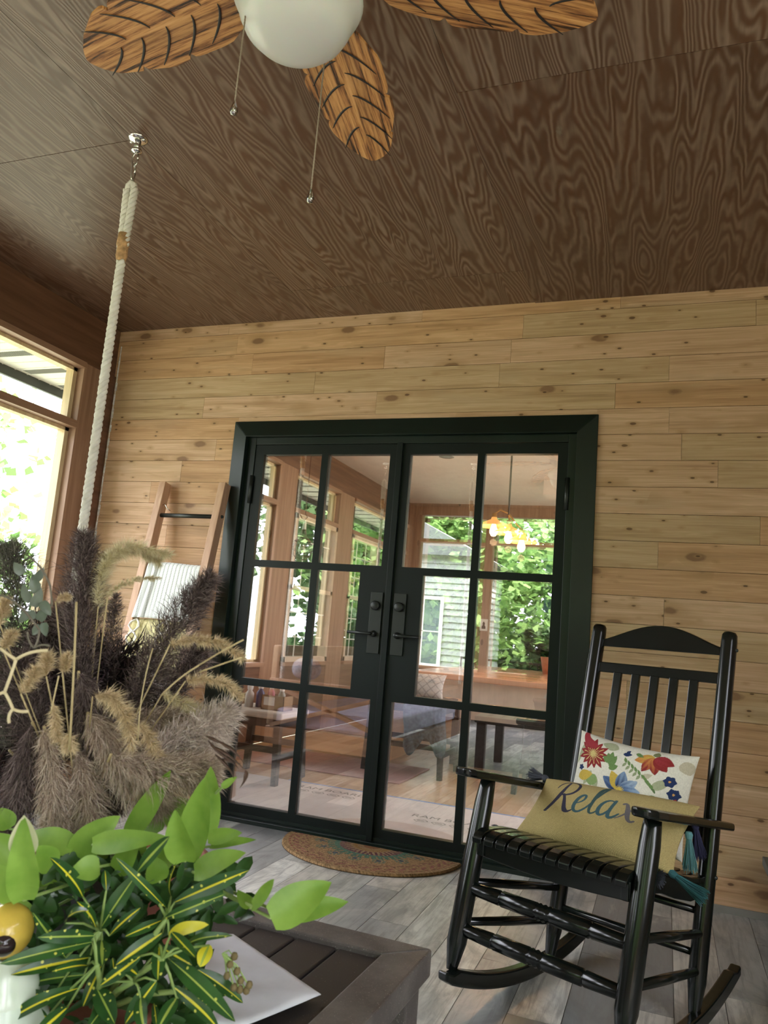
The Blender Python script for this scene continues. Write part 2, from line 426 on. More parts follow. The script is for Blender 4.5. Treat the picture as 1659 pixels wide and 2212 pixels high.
mb.add(T, [(0, 3, 2, 1), (0, 1, 5, 4), (3, 7, 6, 2), (1, 2, 6, 5), (0, 4, 7, 3), (4, 5, 6, 7)])
struct('trim_10', mb, M['steel'], bevel=.002)
mb = MB(); mb.box(-.109, -.058, .0, .10, 0, 2.083); mb.box(1.699, 1.741, .0, .10, 0, 2.083); mb.box(-.058, 1.699, .0, .10, 2.042, 2.083)
mb.box(-.108, 1.740, -.03, -.001, 0, .022); mb.box(-.057, 1.698, -.001, .10, 0, .022)
struct('trim_11', mb, M['steel'], bevel=.002)

zr = [1.985, 1.383, 1.346, .736, .698, .081]
def leaf_door(n, x0, x1, cols, nb, hand):
    """cols: the two pane columns; nb: narrow middle pane bounds beside the lock block"""
    y0, y1 = .006, .05
    m = MB()
    (a, b), (c, d) = cols
    m.box(x0, a, y0, y1, .025, 2.04); m.box(d, x1, y0, y1, .025, 2.04)
    m.box(a, d, y0, y1, 1.985, 2.04); m.box(a, d, y0, y1, .025, .081)
    m.box(b, c, y0, y1, .081, 1.985)
    for (p, q) in ((a, b), (c, d)):
        m.box(p, q, y0, y1, 1.346, 1.383); m.box(p, q, y0, y1, .698, .736)
    p, q = nb; (m.box(q, d, y0, y1, .736, 1.346) if hand > 0 else m.box(a, p, y0, y1, .736, 1.346))
    D = struct('door_%d' % n, m, M['steel2'])
    def pane(p, q, z_, zz):
        g = MB().box(p-.003, q+.003, y0+.012, y0+.018, z_-.003, zz+.003); obj('glass_pane', g, M['glass'], D)
    lock = (c, d) if hand > 0 else (a, b); oth = (a, b) if hand > 0 else (c, d)
    for z_, zz in ((1.383, 1.985), (.081, .698)): pane(a, b, z_, zz); pane(c, d, z_, zz)
    pane(*oth, .736, 1.346); pane(*nb, .736, 1.346)
    xc = (x1-.062) if hand > 0 else (x0+.062)
    pl = obj('handle_plate', MB().box(xc-.033, xc+.033, -.004, .006, .93, 1.245), M['hard'], D, bevel=.0015, label='tall black handle plate')
    obj('deadbolt', MB().lathe((xc, -.004, 1.175), [(0, .022), (.019, .022), (.024, .018), (.0245, 0)], 28, ax=(0, -1, 0)), M['hard'], pl, smooth=True)
    lv = MB().lathe((xc, -.004, 1.03), [(0, .03), (.013, .03), (.017, .006), (.017, 0)], 20, ax=(0, -1, 0))
    s = -1 if hand > 0 else 1
    lv.tube([(xc, -.04, 1.03), (xc+s*.02, -.046, 1.03), (xc+s*.13, -.046, 1.03)], .0085, 10)
    obj('door_lever', lv, M['hard'], pl, smooth=True)
    hx = x0-.004 if hand > 0 else x1+.004
    for z_ in (1.80, .28): obj('hinge', MB().tube([(hx, -.002, z_-.1), (hx, -.002, z_+.06)], .011, 12), M['hard'], D, smooth=True)
    # bottom sweep
    obj('door_sweep', MB().box(x0+.004, x1-.004, .0, .006, .024, .04), M['steel'], D)
leaf_door(1, -.057, .8195, ((0, .362), (.402, .765)), (.402, .650), 1)
leaf_door(2, .8245, 1.698, ((.879, 1.244), (1.282, 1.65)), (.997, 1.244), -1)
obj('astragal', MB().box(.806, .838, -.012, .006, .022, 2.045), M['steel2'], bpy.data.objects['door_1'], bevel=.002)

# ================================================================== SUNROOM BEHIND THE GLASS
YB = 6.0
mb = MB(); k = 0
x = XL
while x < 3.6:
    y = .10+(k*.41 % 1.2)-1.2
    while y < YB:
        a, b = max(y, .10), min(y+1.198, YB)
        if b-a > .01: mb.box(x+.0006, x+.1294, a, b, -.012, 0)
        y += 1.2
    x += .13; k += 1
t = NT('oak_floor'); c = t.ramp(t.island(), [(0, (.50, .33, .19)), (.5, (.62, .43, .26)), (1, (.72, .54, .36))]); n = t.noise(t.pos((40, 2.5, 1), (5, 9, 0)), 1, 4)
t.col(t.mix(t.math('MULTIPLY', n, .4), c, (.36, .22, .12))); M['oak'] = t.set(rough=.22)
struct('floor_sunroom', mb, M['oak'])
struct('ceiling_sunroom', MB().box(XL, 3.6, .12, YB, H-.0, H+.025), M['ceil_in'])
mb = MB()
mb.box(1.9, 3.6, 2.6, 2.9, H-.28, H+.0); mb.box(.9, 3.6, 4.4, 4.7, H-.16, H)
struct('ceiling_bulkhead', mb, M['ceil_in'])
side_wall('wall_sunroom_left', XL, -1, [(.3, 2.274), (2.635, 3.666), (4.058, 5.85)], .12, YB, 20)
end_wall('wall_sunroom_far', YB, .13, 30, 0, [(-.95, -.117), (.034, 1.7), (1.85, 3.7)], M['cedar'])
mb = MB(); mb.box(3.6, 3.7, .12, YB, 0, .5); mb.box(3.6, 3.7, .12, YB, 2.5, H)  # unseen wall, large openings added to bring more daylight into the sunroom
for a_, b_ in ((.12, .5), (2.2, 2.6), (4.3, 4.7), (5.8, YB)): mb.box(3.6, 3.7, a_, b_, .5, 2.5)
struct('wall_sunroom_right', mb, M['tan'])
# Double-hung white-barred windows set in the sunroom's left wall
def double_hung(y0, y1, z0, z1, n):
    x = XL-.05; m = MB(); frame = .045
    for (a, b, p, q) in ((y0, y0+frame, z0, z1), (y1-frame, y1, z0, z1), (y0, y1, z0, z0+frame), (y0, y1, z1-frame, z1), (y0, y1, (z0+z1)/2-.02, (z0+z1)/2+.02)): m.box(x-.03, x+.06, a, b, p, q)
    w = struct('window_%d' % n, m, plain('beige_vinyl_%d' % n, (.66, .56, .43), .5))
    g = MB()
    for i in (1, 2): yy = y0+(y1-y0)*i/3; g.box(x-.004, x+.004, yy-.006, yy+.006, z0, z1)
    for i in range(1, 6):
        zz = z0+(z1-z0)*i/6; g.box(x-.004, x+.004, y0, y1, zz-.006, zz+.006)
    obj('muntin', g, M['white'], w)
double_hung(2.66, 3.64, .69, 2.08, 40); double_hung(4.08, 4.9, .69, 2.08, 41)

# paper on the floor, tape and its print
t = NT('floor_paper'); n = t.noise(t.pos(), 3, 4); t.col(t.ramp(n, [(.3, (.60, .56, .58)), (.7, (.76, .72, .74))])); t.bump(n, .01, .4); M['paper'] = t.set(rough=.45)
pp = obj('floor_paper', MB().box(-.9, 2.6, .16, 1.13, .0008, .003), M['paper'], label='pale protective paper taped on the sunroom floor behind the doors', cat='floor paper')
obj('painter_tape', MB().box(-.2, 2.6, 1.125, 1.15, .003, .0036), plain('blue_tape', (.08, .22, .60), .6), label='long blue tape line along the floor paper edge', cat='tape')
def text(name, s, size, loc, rot, mat, parent=None, shear=0, extrude=.0002):
    cu = bpy.data.curves.new(name, 'FONT'); cu.body = s; cu.size = size; cu.extrude = extrude; cu.shear = shear; cu.align_x = 'CENTER'
    o = bpy.data.objects.new(name, cu); COL.objects.link(o); o.location = loc; o.rotation_euler = rot; cu.materials.append(mat)
    me = bpy.data.meshes.new_from_object(o.evaluated_get(bpy.context.evaluated_depsgraph_get())); bpy.data.objects.remove(o)
    o = bpy.data.objects.new(name, me); COL.objects.link(o); o.location = loc; o.rotation_euler = rot; o.parent = parent
    return o
M['ink'] = plain('grey_print', (.16, .15, .16), .7)
for px_, py_ in ((1.05, .72), (.18, .98)):
    text('printed_word', 'RAM', .085, (px_-.16, py_, .0034), (0, 0, 0), M['ink'], pp); text('printed_word', 'BOARD', .085, (px_+.095, py_, .0034), (0, 0, 0), M['ink'], pp)
    m = MB()
    for i in range(4):
        cx_ = px_-.16+i*.105; 
        ring = [(cx_+.042*math.cos(a), py_-.075+.03*math.sin(a)) for a in np.linspace(0, 2*math.pi, 7)[:-1]]
        for j in range(6): a_, b_ = ring[j], ring[(j+1) % 6]; m.beam((*a_, .0034), (*b_, .0034), .005, .0004)
        m.beam((cx_-.02, py_-.075, .0034), (cx_+.02, py_-.075, .0034), .012, .0004)
    obj('printed_logo', m, M['ink'], pp)
obj('floor_mat', MB().box(-1.0, .45, 1.55, 2.3, .001, .006), plain('rose_paper', (.42, .25, .23), .6), label='dull rose paper sheet on the sunroom floor past the stool', cat='floor sheet')

# big table with orange wood top
T0 = thing('covered_table', 'large low table with orange wood top and cream sides in the sunroom', 'table', (.9, 3.6, 0))
obj('table_top', MB().box(.16, 2.9, 2.42, 5.0, .70, .745), wood('orange_wood', (.60, .30, .17), (.74, .42, .27), 0, .18, 20), T0, bevel=.006)
obj('side_panel', MB().box(.22, 2.84, 2.48, 4.94, .40, .70), plain('cream_panel', (.66, .58, .50), .6), T0)
obj('base', MB().box(.5, 2.6, 2.7, 4.7, .0, .40), plain('dark_espresso', (.025, .016, .018), .4), T0)

def stool(name, label, cx, cy, w, d, h, topmat, rot=0, group=None):
    s = thing(name, label, 'stool', (cx, cy, 0)); bl = M['darkwood']
    obj('seat', MB().box(cx-w/2, cx+w/2, cy-d/2, cy+d/2, h-.045, h), topmat, s, bevel=.012)
    obj('apron', MB().box(cx-w/2+.03, cx+w/2-.03, cy-d/2+.03, cy+d/2-.03, h-.10, h-.045), bl, s)
    for sx in (-1, 1):
        for sy in (-1, 1):
            m = MB().beam((cx+sx*(w/2-.035), cy+sy*(d/2-.035), h-.05), (cx+sx*(w/2-.01), cy+sy*(d/2-.01), 0), .045, .045, (0, 1, 0), w2=.034)
            obj('leg', m, bl, s)
    for sx in (-1, 1): obj('stretcher', MB().box(cx+sx*(w/2-.02)-.01, cx+sx*(w/2-.02)+.01, cy-d/2+.03, cy+d/2-.03, .15, .19), bl, s)
    for sy in (-1, 1): obj('stretcher', MB().box(cx-w/2+.03, cx+w/2-.03, cy+sy*(d/2-.02)-.01, cy+sy*(d/2-.02)+.01, .20, .24), bl, s)
    return s
M['darkwood'] = wood('dark_wood', (.012, .011, .011), (.035, .03, .028), 2, .35, 20)
M['lightseat'] = wood('tan_seat', (.42, .26, .15), (.58, .40, .25), 0, .4, 20)
stool('bench_stool', 'black legged bench with tan top in front of the orange table', .34, 2.15, .62, .5, .56, M['lightseat'])
stool('side_stool', 'black stool partly hidden behind the rocking chair arm, inside', 1.42, 2.05, .46, .46, .52, M['darkwood'])
stool('padded_stool', 'black stool with cream padded seat holding a cardboard caddy', -.40, 1.09, .46, .42, .46, plain('cream_pad', (.68, .62, .54), .6))
# caddy and bottles on the padded stool
cdx = thing('cardboard_caddy', 'small open cardboard caddy on the cream padded stool', 'box', (-.30, 1.06, .46))
m = MB()
for a in ((-.39, -.22, .99, .995), (-.39, -.22, 1.125, 1.13)): m.box(a[0], a[1], a[2], a[3], .46, .555)
m.box(-.39, -.385, .99, 1.13, .46, .555); m.box(-.225, -.22, .99, 1.13, .46, .555); m.box(-.39, -.22, .99, 1.13, .46, .465)
obj('carton', m, plain('brown_cardboard', (.34, .22, .13), .8), cdx); obj('paper_label', MB().box(-.37, -.29, .988, .99, .49, .545), M['white'], cdx)
for nm, lab, bx, by, r, h, c in (('spray_bottle', 'small red bottle standing in the cardboard caddy', -.355, 1.06, .024, .16, (.5, .04, .08)),
        ('paint_jar', 'white topped bottle standing in the cardboard caddy', -.27, 1.05, .026, .15, (.25, .22, .18)),
        ('soap_bottle', 'blue bottle left of the cardboard caddy', -.45, 1.08, .028, .15, (.03, .06, .22)),
        ('lotion_bottle', 'upright pale bottle on the left of the padded stool', -.50, 1.02, .03, .14, (.7, .68, .65))):
    b = obj(nm, MB().lathe((bx, by, .4655 if -.39 < bx < -.22 else .4605), [(0, 0), (r, 0), (r, h*.65), (r*.45, h*.8), (r*.45, h), (0, h)], 16), plain(nm, c, .3), smooth=True, label=lab, cat='bottle')
    obj('cap', MB().lathe((bx, by, .4655+h-.03), [(r*.6, 0), (r*.7, .02), (r*.6, .04), (0, .042)], 14), M['white'], b, smooth=True)

# slate-blue throw over the bench, spiky plant, card on the post
m = MB(); vs = []; nx, ny = 30, 40
for i in range(ny+1):
    for j in range(nx+1):
        u, v = j/nx, i/ny; x = .34+.33*u; s_ = v*.86
        if s_ < .30: y, z = 2.17-s_+.03, .572
        else: y, z = 1.885-.012*math.sin(u*16)*min(1, (s_-.3)*5), .568-(s_-.30)*(.62+.12*math.sin(u*9))
        vs.append((x+.01*math.sin(v*9), y, z+.003*math.sin(u*23+v*7)))
m.add(vs, [(i*(nx+1)+j, (i+1)*(nx+1)+j, (i+1)*(nx+1)+j+1, i*(nx+1)+j+1) for i in range(ny) for j in range(nx)])
bt = obj('slate_throw', m, plain('slate_blue_weave', (.07, .10, .12), .9, 0, .7, 45, .004), smooth=True, label='dark slate blue throw hanging off the black legged sunroom bench', cat='blanket'); bt.modifiers.new('thick', 'SOLIDIFY').thickness = .008
def on_y(px, py, y): d = _fw+_r*(px-829.5)/FPX-_u*(py-1106)/FPX; return CO+d*(y-CO[1])/d[1]
pq = on_y(1188, 1440, 4.3); pq[2] = .745
SPK = thing('spiky_plant', 'spiky dark plant in a clay pot on the orange table behind the right door', 'potted plant', tuple(pq))
obj('pot', MB().lathe(pq+V3(0, 0, .001), [(0, 0), (.07, 0), (.10, .17), (.09, .17), (0, .15)], 20), plain('clay_pot_small', (.45, .2, .11), .8), SPK, smooth=True)
m = MB()
for i in range(60):
    v = V3(random.gauss(0, 1), random.gauss(0, 1), random.uniform(-.1, 1.4)); v /= np.linalg.norm(v); b0 = pq+V3(0, 0, .2+random.uniform(0, .12)); m.beam(b0, b0+v*random.uniform(.15, .30), .014, .004, (.1, .2, 1), w2=.002)
obj('spikes', m, plain('spike_leaf', (.03, .045, .02), .6), SPK)['kind'] = 'stuff'
cq = on_y(1045, 1350, 5.99); m = MB().box(cq[0]-.05, cq[0]+.05, 5.985, 5.992, cq[2]-.075, cq[2]+.075)
pc = obj('pinned_photo', m, M['white'], label='small white portrait photo pinned on the brown sunroom post', cat='photo'); obj('portrait', MB().prism([(cq[0]+a*.028*(1 if abs(a) < 2 else 1), cq[2]+b*.05) for a, b in ((-.9, -1), (.9, -1), (.9, -.4), (.45, -.1), (.55, .45), (0, .9), (-.55, .45), (-.45, -.1), (-.9, -.4))], 0, .001, (V3(0, 5.984, 0), V3(1, 0, 0), V3(0, 0, 1), V3(0, -1, 0))), M['hard'], pc)
# pendant with three bulbs
PX, PY = .90, 2.6
P0 = thing('pendant_lamp', 'hanging lamp with three amber shades and glowing bulbs behind right door', 'pendant light', (PX, PY, H))
obj('cord', MB().tube([(PX, PY, H), (PX, PY, 2.10)], .008, 8), M['hard'], P0)
br = plain('aged_brass', (.55, .33, .12), .35, .8)
obj('ceiling_cap', MB().lathe((PX, PY, H-.03), [(0, 0), (.06, .01), (.06, .03)], 20), br, P0)
ambr = emit('amber_shade', (.95, .45, .12), .55)
for i, (dx, dy, dz) in enumerate(((-.12, 0.0, .02), (0, .05, -.03), (.10, .12, -.09))):
    c = (PX+dx, PY+dy, 1.99+dz)
    obj('arm', MB().tube([(PX, PY, 2.11), (PX+dx*.6, PY+dy*.6, 2.12+dz), (c[0], c[1], c[2]+.09)], .007, 8), br, P0, smooth=True)
    sh = obj('lamp_shade', MB().lathe(c, [(.02, .07), (.028, .045), (.11, .008), (.145, -.012), (.143, -.016), (.10, .002), (.025, .035)], 30), ambr, P0, smooth=True, label='amber cone shade')
    obj('socket', MB().lathe(c, [(.0, .10), (.022, .10), (.022, .02), (.0, .02)], 16), br, sh, smooth=True)
    obj('bulb', MB().lathe((c[0], c[1], c[2]-.10), [(0, 0), (.018, .004), (.033, .03), (.034, .05), (.02, .09), (.014, .12)], 18), emit('bulb_glow%d' % i, (1, .72, .38), 14), sh, smooth=True)
    ld = bpy.data.lights.new('bulb_light', 'POINT'); ld.energy = 5; ld.color = (1, .65, .35); ld.shadow_soft_size = .03
    lo = bpy.data.objects.new('bulb_light', ld); COL.objects.link(lo); lo.location = (c[0], c[1], c[2]-.15)
obj('recessed_light', MB().lathe((.1, 3.36, H-.006), [(0, .004), (.05, .004), (.055, 0), (.075, .004)], 24), plain('can_trim', (.10, .09, .08), .4), label='round recessed ceiling light in the sunroom ceiling', cat='ceiling light')

# caged lantern
LX, LY = -.70, 2.0
L0 = thing('cage_lantern', 'dark wire cage lantern hanging inside behind the left door', 'lantern', (LX, LY, 1.92))
rust = plain('rusty_metal', (.12, .05, .035), .5, .5)
m = MB().tube([(LX-.05, LY, 1.96), (LX-.03, LY, 1.925), (LX, LY, 1.915), (LX+.02, LY, 1.935), (LX+.01, LY, 1.955), (LX, LY, 1.96), (LX, LY, 2.2), (LX, LY, H)], .004, 6); obj('hook', m, rust, L0)
obj('cap', MB().lathe((LX, LY, 1.76), [(.02, .07), (.026, .02), (.045, .0), (.075, -.03), (.07, -.033), (.04, -.01)], 24), rust, L0, smooth=True)
obj('handle', MB().lathe((LX, LY, 1.83), [(.0, .085), (.012, .07), (.018, .0), (0, 0)], 14), M['white'], L0, smooth=True)
m = MB()
for k in range(10):
    a = k*math.pi/5; m.tube([(LX+r_*math.cos(a), LY+r_*math.sin(a), z_) for r_, z_ in ((.055, 1.735), (.078, 1.70), (.082, 1.66), (.07, 1.61), (.04, 1.58), (.0, 1.573))], .0022, 5)
for r_, z_ in ((.078, 1.70), (.082, 1.655), (.066, 1.605)): m.tube([(LX+r_*math.cos(a), LY+r_*math.sin(a), z_) for a in np.linspace(0, 2*math.pi, 25)], .0022, 5)
obj('wire_cage', m, rust, L0); obj('bulb', MB().lathe((LX, LY, 1.61), [(0, 0), (.025, .01), (.036, .05), (.02, .1), (.014, .13)], 16), glass_mat('lantern_bulb', .15, (.9, .85, .7)), L0, smooth=True)
# blue tape tabs stuck on the right door's glass
for z_, zz in ((1.39, 1.43), (1.20, 1.27)):
    obj('tape_tab', MB().box(1.612, 1.648, .0295, .0305, z_, zz), bpy.data.materials['blue_tape'], label='%s blue tape tab at the right edge of the right door glass' % ('upper' if z_ > 1.3 else 'lower'), cat='tape')

# ================================================================== PILLOWS
def painted(ob, fn):
    me = ob.data; at_ = me.color_attributes.new('pattern', 'FLOAT_COLOR', 'POINT')
    at_.data.foreach_set('color', np.asarray(fn, np.float32).ravel())
def grid_pillow(name, fr, w, h, thick, nx, ny, mat, paint, parent=None, back=(.6, .5, .3), seed=0, crease=.004, **tags):
    """closed pillow; fr=(centre, ex, ey, ez) with ez outward"""
    c, ex, ey, ez = fr; u = np.linspace(-1, 1, nx); v = np.linspace(-1, 1, ny); U, Vv = np.meshgrid(u, v)
    prof = ((1-np.abs(U)**3.2)*(1-np.abs(Vv)**3.2)).clip(0)**.55
    pinch = 1-.07*(1-np.abs(Vv)**2)*1.0; pinchv = 1-.10*(1-np.abs(U)**2)
    X = U*w/2*pinch; Y = Vv*h/2*pinchv
    r_ = np.random.default_rng(seed); wr = np.zeros_like(U)
    for _ in range(9):
        a, b, ph = r_.normal(0, 3), r_.normal(0, 3), r_.uniform(0, 6); wr += np.sin(a*U+b*Vv+ph)/9
    Zf = prof*thick/2+wr*crease*2*(prof > .0)*prof
    P = c[None, None]+X[..., None]*ex+Y[..., None]*ey; vf = (P+Zf[..., None]*ez).reshape(-1, 3); vb = (P-(prof*thick/2)[..., None]*ez).reshape(-1, 3)
    m = MB(); m.v = [tuple(p) for p in np.vstack([vf, vb])]; N = nx*ny
    idx = np.arange(N).reshape(ny, nx); q = np.stack([idx[:-1, :-1], idx[:-1, 1:], idx[1:, 1:], idx[1:, :-1]], -1).reshape(-1, 4)
    edge = list(idx[0, :])+list(idx[1:, -1])+list(idx[-1, -2::-1])+list(idx[-2:0:-1, 0])
    m.f = [tuple(int(i) for i in f) for f in q]+[tuple(int(i)+N for i in f[::-1]) for f in q]
    m.f += [(int(edge[i]), int(edge[i])+N, int(edge[(i+1) % len(edge)])+N, int(edge[(i+1) % len(edge)])) for i in range(len(edge))]
    m.mi = [0]*len(m.f)
    ob = obj(name, m, mat, parent, smooth=True, **tags)
    colf = paint(U*w/2, Vv*h/2).reshape(-1, 3); colb = np.tile(back, (N, 1)); A = np.ones((2*N, 4)); A[:N, :3] = colf; A[N:, :3] = colb; painted(ob, A)
    return ob

# rocking-chair frame of reference
CT = .392; CB = V3(1.860, -1.550, 0); EA = V3(math.cos(CT), -math.sin(CT), 0); EB = V3(math.sin(CT), math.cos(CT), 0); EZ = V3(0, 0, 1)
def K(a, b, z): return CB+EA*a+EB*b+EZ*z

def paint_floral(X, Y):
    Y = (Y-.04)*1.12
    s = X.shape; C = np.empty(s+(3,)); C[:] = (.80, .78, .66)
    def blob(cx, cy, ang, L_, Wd, col, col2=None, veins=0):
        dx, dy = X-cx, Y-cy; a = math.radians(ang); u = dx*math.cos(a)+dy*math.sin(a); v = -dx*math.sin(a)+dy*math.cos(a)
        t_ = (u/L_).clip(0, 1); wd = Wd*np.sin(np.pi*t_**.8)**.8; m_ = (u > 0) & (u < L_) & (np.abs(v) < wd)
        cc = np.array(col, float)
        if col2 is not None: f = np.clip(t_*1.3-.1+.25*np.sin(v*400), 0, 1)[..., None]; C[m_] = (cc*(1-f)+np.array(col2)*f)[m_]
        else: C[m_] = cc
        if veins: mv = m_ & (np.abs(v) < .0012) & (t_ < .7); C[mv] = (.75, .62, .25)
    red, dred, grn, pale, navy, blu, yel, org, beige = (.28, .03, .03), (.35, .04, .05), (.16, .27, .09), (.42, .45, .28), (.02, .04, .12), (.10, .17, .32), (.62, .45, .08), (.62, .25, .07), (.55, .50, .36)
    # soft background leaves
    for (x, y, a, l, w) in ((.10, -.02, 40, .07, .016), (-.12, -.01, 250, .06, .012), (-.105, -.02, 285, .06, .012), (.135, -.05, 240, .08, .02), (.03, .075, 20, .06, .014), (-.04, .10, 175, .06, .016), (.17, .10, 300, .05, .02), (-.16, .09, 250, .09, .010), (.1, .085, 200, .05, .014), (.06, .01, 30, .04, .01)):
        blob(x, y, a, l, w, pale if l > .055 else beige)
    # dark red daisy, upper left
    for k in range(13): blob(-.125, .055, k*27.7+8, .062 if k % 2 else .055, .011, red, None, 1)
    for k in range(16):
        a = k*22.5; blob(-.125, .055, a, .026, .0016, (.62, .5, .2))
    for k in range(4): blob(-.175, .135-.01*k, -70+18*k, .07, .012, dred)
    # orange-red flower, upper right
    for k, c_ in ((200, yel), (245, org), (285, org), (318, red), (345, dred)): blob(.085, .095, k, .066, .019, c_, red if c_ is not yel else org)
    blob(.085, .10, 90, .02, .012, (.2, .22, .1))
    # blue flower, centre
    for k, c_, c2 in ((150, navy, blu), (120, yel, yel), (85, navy, (.22, .32, .48)), (40, blu, (.35, .45, .58)), (8, blu, (.30, .42, .58)), (-22, blu, (.2, .3, .5))): blob(-.005, -.055, k, .075, .021, c_, c2)
    for k in range(9): blob(-.005, -.055, k*22, .02, .0016, (.75, .55, .1))
    # green leaf sprig
    for k, l in ((70, .05), (110, .045), (150, .035), (30, .035), (90, .055)): blob(-.055, .01+.0002*k, k, l, .012, grn)
    for k in range(5):
        blob(.0+.014*k, .055-.009*k, 120, .022, .005, grn); blob(.0+.014*k, .055-.009*k, -120, .022, .005, (.3, .36, .2))
        blob(.075+.008*k, .01-.007*k, 140, .022, .005, grn); blob(.075+.008*k, .01-.007*k, -60, .018, .004, (.12, .2, .08))
    # navy small flowers, right
    for cx, cy in ((.150, .02), (.168, -.02)):
        for k in range(6): blob(cx, cy, k*60, .021, .010, navy)
        blob(cx-.004, cy, 0, .008, .004, (.7, .4, .12))
    blob(.158, -.10, 75, .07, .02, dred); blob(.09, -.06, 290, .07, .018, (.22, .36, .14)); blob(.10, -.045, 320, .06, .016, grn)
    blob(-.09, -.045, 170, .05, .022, (.26, .38, .14)); blob(-.17, -.04, 20, .06, .020, yel)
    for k in range(5): blob(-.165, -.005, k*72, .012, .005, navy)
    blob(-.02, .085, 10, .03, .008, navy); blob(-.01, .09, 60, .018, .006, navy); blob(.02, .1, -20, .03, .007, grn)
    return C
def plane_frame(c, ex, up, tilt=0):
    ex = ex/np.linalg.norm(ex); up = up-ex*(up@ex); up /= np.linalg.norm(up); return (c, ex, up, np.cross(ex, up))
fl_bl, fl_tl, fl_tr = K(-.17, .475, .475), K(-.165, .555, .765), K(.20, .555, .745)
fr = plane_frame((fl_bl+fl_tr)/2+V3(0, 0, .0), fl_tr-fl_tl, fl_tl-fl_bl)
grid_pillow('floral_pillow', fr, .40, .31, .12, 300, 240, vcol_mat('printed_cotton', .8), paint_floral, back=(.7, .66, .5), seed=3, crease=.006,
            label='cream throw pillow printed with red and blue flowers on the rocking chair', cat='pillow')

# burlap pillow with the word Relax
def bez(pts, n=26):
    P = np.array(pts, float); out = []
    for i in range(0, len(P)-3, 3):
        t_ = np.linspace(0, 1, n)[:, None]; a, b, c, d = P[i:i+4]; out.append(a*(1-t_)**3+3*b*t_*(1-t_)**2+3*c*t_**2*(1-t_)+d*t_**3)
    return np.vstack(out)
STROKES = [  # unit: letter height 1, baseline 0; (bezier, width at start, mid, end, colour key)
    ([(.42, .98), (.36, .70), (.25, .30), (.02, -.05)], .05, .10, .08, 0),
    ([(.05, .72), (.10, .92), (.30, 1.05), (.55, 1.04), (.95, 1.02), (.92, .62), (.62, .52), (.50, .48), (.40, .47), (.30, .50)], .03, .07, .05, 0),
    ([(.42, .50), (.55, .35), (.60, .08), (.72, 0.0), (.80, -.05), (.88, -.02), (.95, .04)], .06, .11, .03, 0),
    ([(.98, .26), (1.15, .30), (1.30, .40), (1.26, .52), (1.22, .62), (1.02, .52), (.97, .28), (.93, .05), (1.10, -.04), (1.25, .04), (1.38, .12), (1.45, .2), (1.52, .32)], .03, .085, .04, 1),
    ([(1.52, .32), (1.70, .58), (1.90, .95), (1.80, 1.04), (1.72, 1.08), (1.60, .60), (1.55, .25), (1.53, .0), (1.68, -.04), (1.82, .12)], .04, .09, .04, 2),
    ([(2.30, .50), (2.10, .60), (1.85, .40), (1.86, .18), (1.88, -.04), (2.08, -.02), (2.22, .22)], .04, .09, .05, 1),
    ([(2.33, .54), (2.25, .30), (2.18, .0), (2.32, .0), (2.42, .0), (2.48, .06), (2.58, .16)], .07, .09, .04, 1),
    ([(2.60, .50), (2.72, .60), (2.78, .42), (2.84, .25), (2.90, .05), (2.98, -.04), (3.12, .06)], .05, .11, .05, 3),
    ([(3.10, .52), (2.95, .48), (2.80, .15), (2.52, .02)], .03, .06, .03, 3)]
INK = [(.045, .045, .075), (.06, .13, .15), (.05, .10, .10), (.16, .15, .16)]
def paint_relax(X, Y):
    C = np.empty(X.shape+(3,)); wv = (np.sin(X*1500)*np.sin(Y*1500+np.floor(X*240)*2)); C[:] = (.50, .40, .17); C *= (1+.22*wv)[..., None]
    C *= (1+.12*np.random.default_rng(1).normal(0, 1, X.shape))[..., None].clip(.6, 1.4)
    S = .110; SX, SY = .096, .132; ox, oy = -.172, -.040; ink = np.full(X.shape, -1); 
    for pts, w0, w1, w2, k in STROKES:
        cv = bez(pts); n = len(cv)
        for i, (x, y) in enumerate(cv):
            f = i/(n-1); wd = (w0*(1-2*f)+w1*2*f if f < .5 else w1*(2-2*f)+w2*(2*f-1))*S*.72
            x_, y_ = ox+x*SX, oy+y*SY
            d = np.abs((X-x_)*.85+(Y-y_)*-.15)+0*X; m_ = ((X-x_)**2+(Y-y_)**2*1.6 < wd**2); ink[m_] = k
    for k in range(4): C[ink == k] = INK[k]
    return C
rb_l, rt_l, rt_r = K(-.205, .25, .475), K(-.195, .425, .605), K(.243, .43, .617)
fr2 = plane_frame((K(-.215, .25, .478)+K(.255, .43, .615))/2+V3(0, 0, -.006), K(.262, .26, .49)-K(-.215, .25, .478), rt_l-rb_l)
RP = grid_pillow('relax_pillow', fr2, .50, .255, .12, 520, 280, vcol_mat('burlap', .9, .0012, 500), paint_relax, back=(.45, .36, .16), seed=5,
                 label='tan burlap lumbar pillow lettered Relax with corner tassels on the chair', cat='pillow')
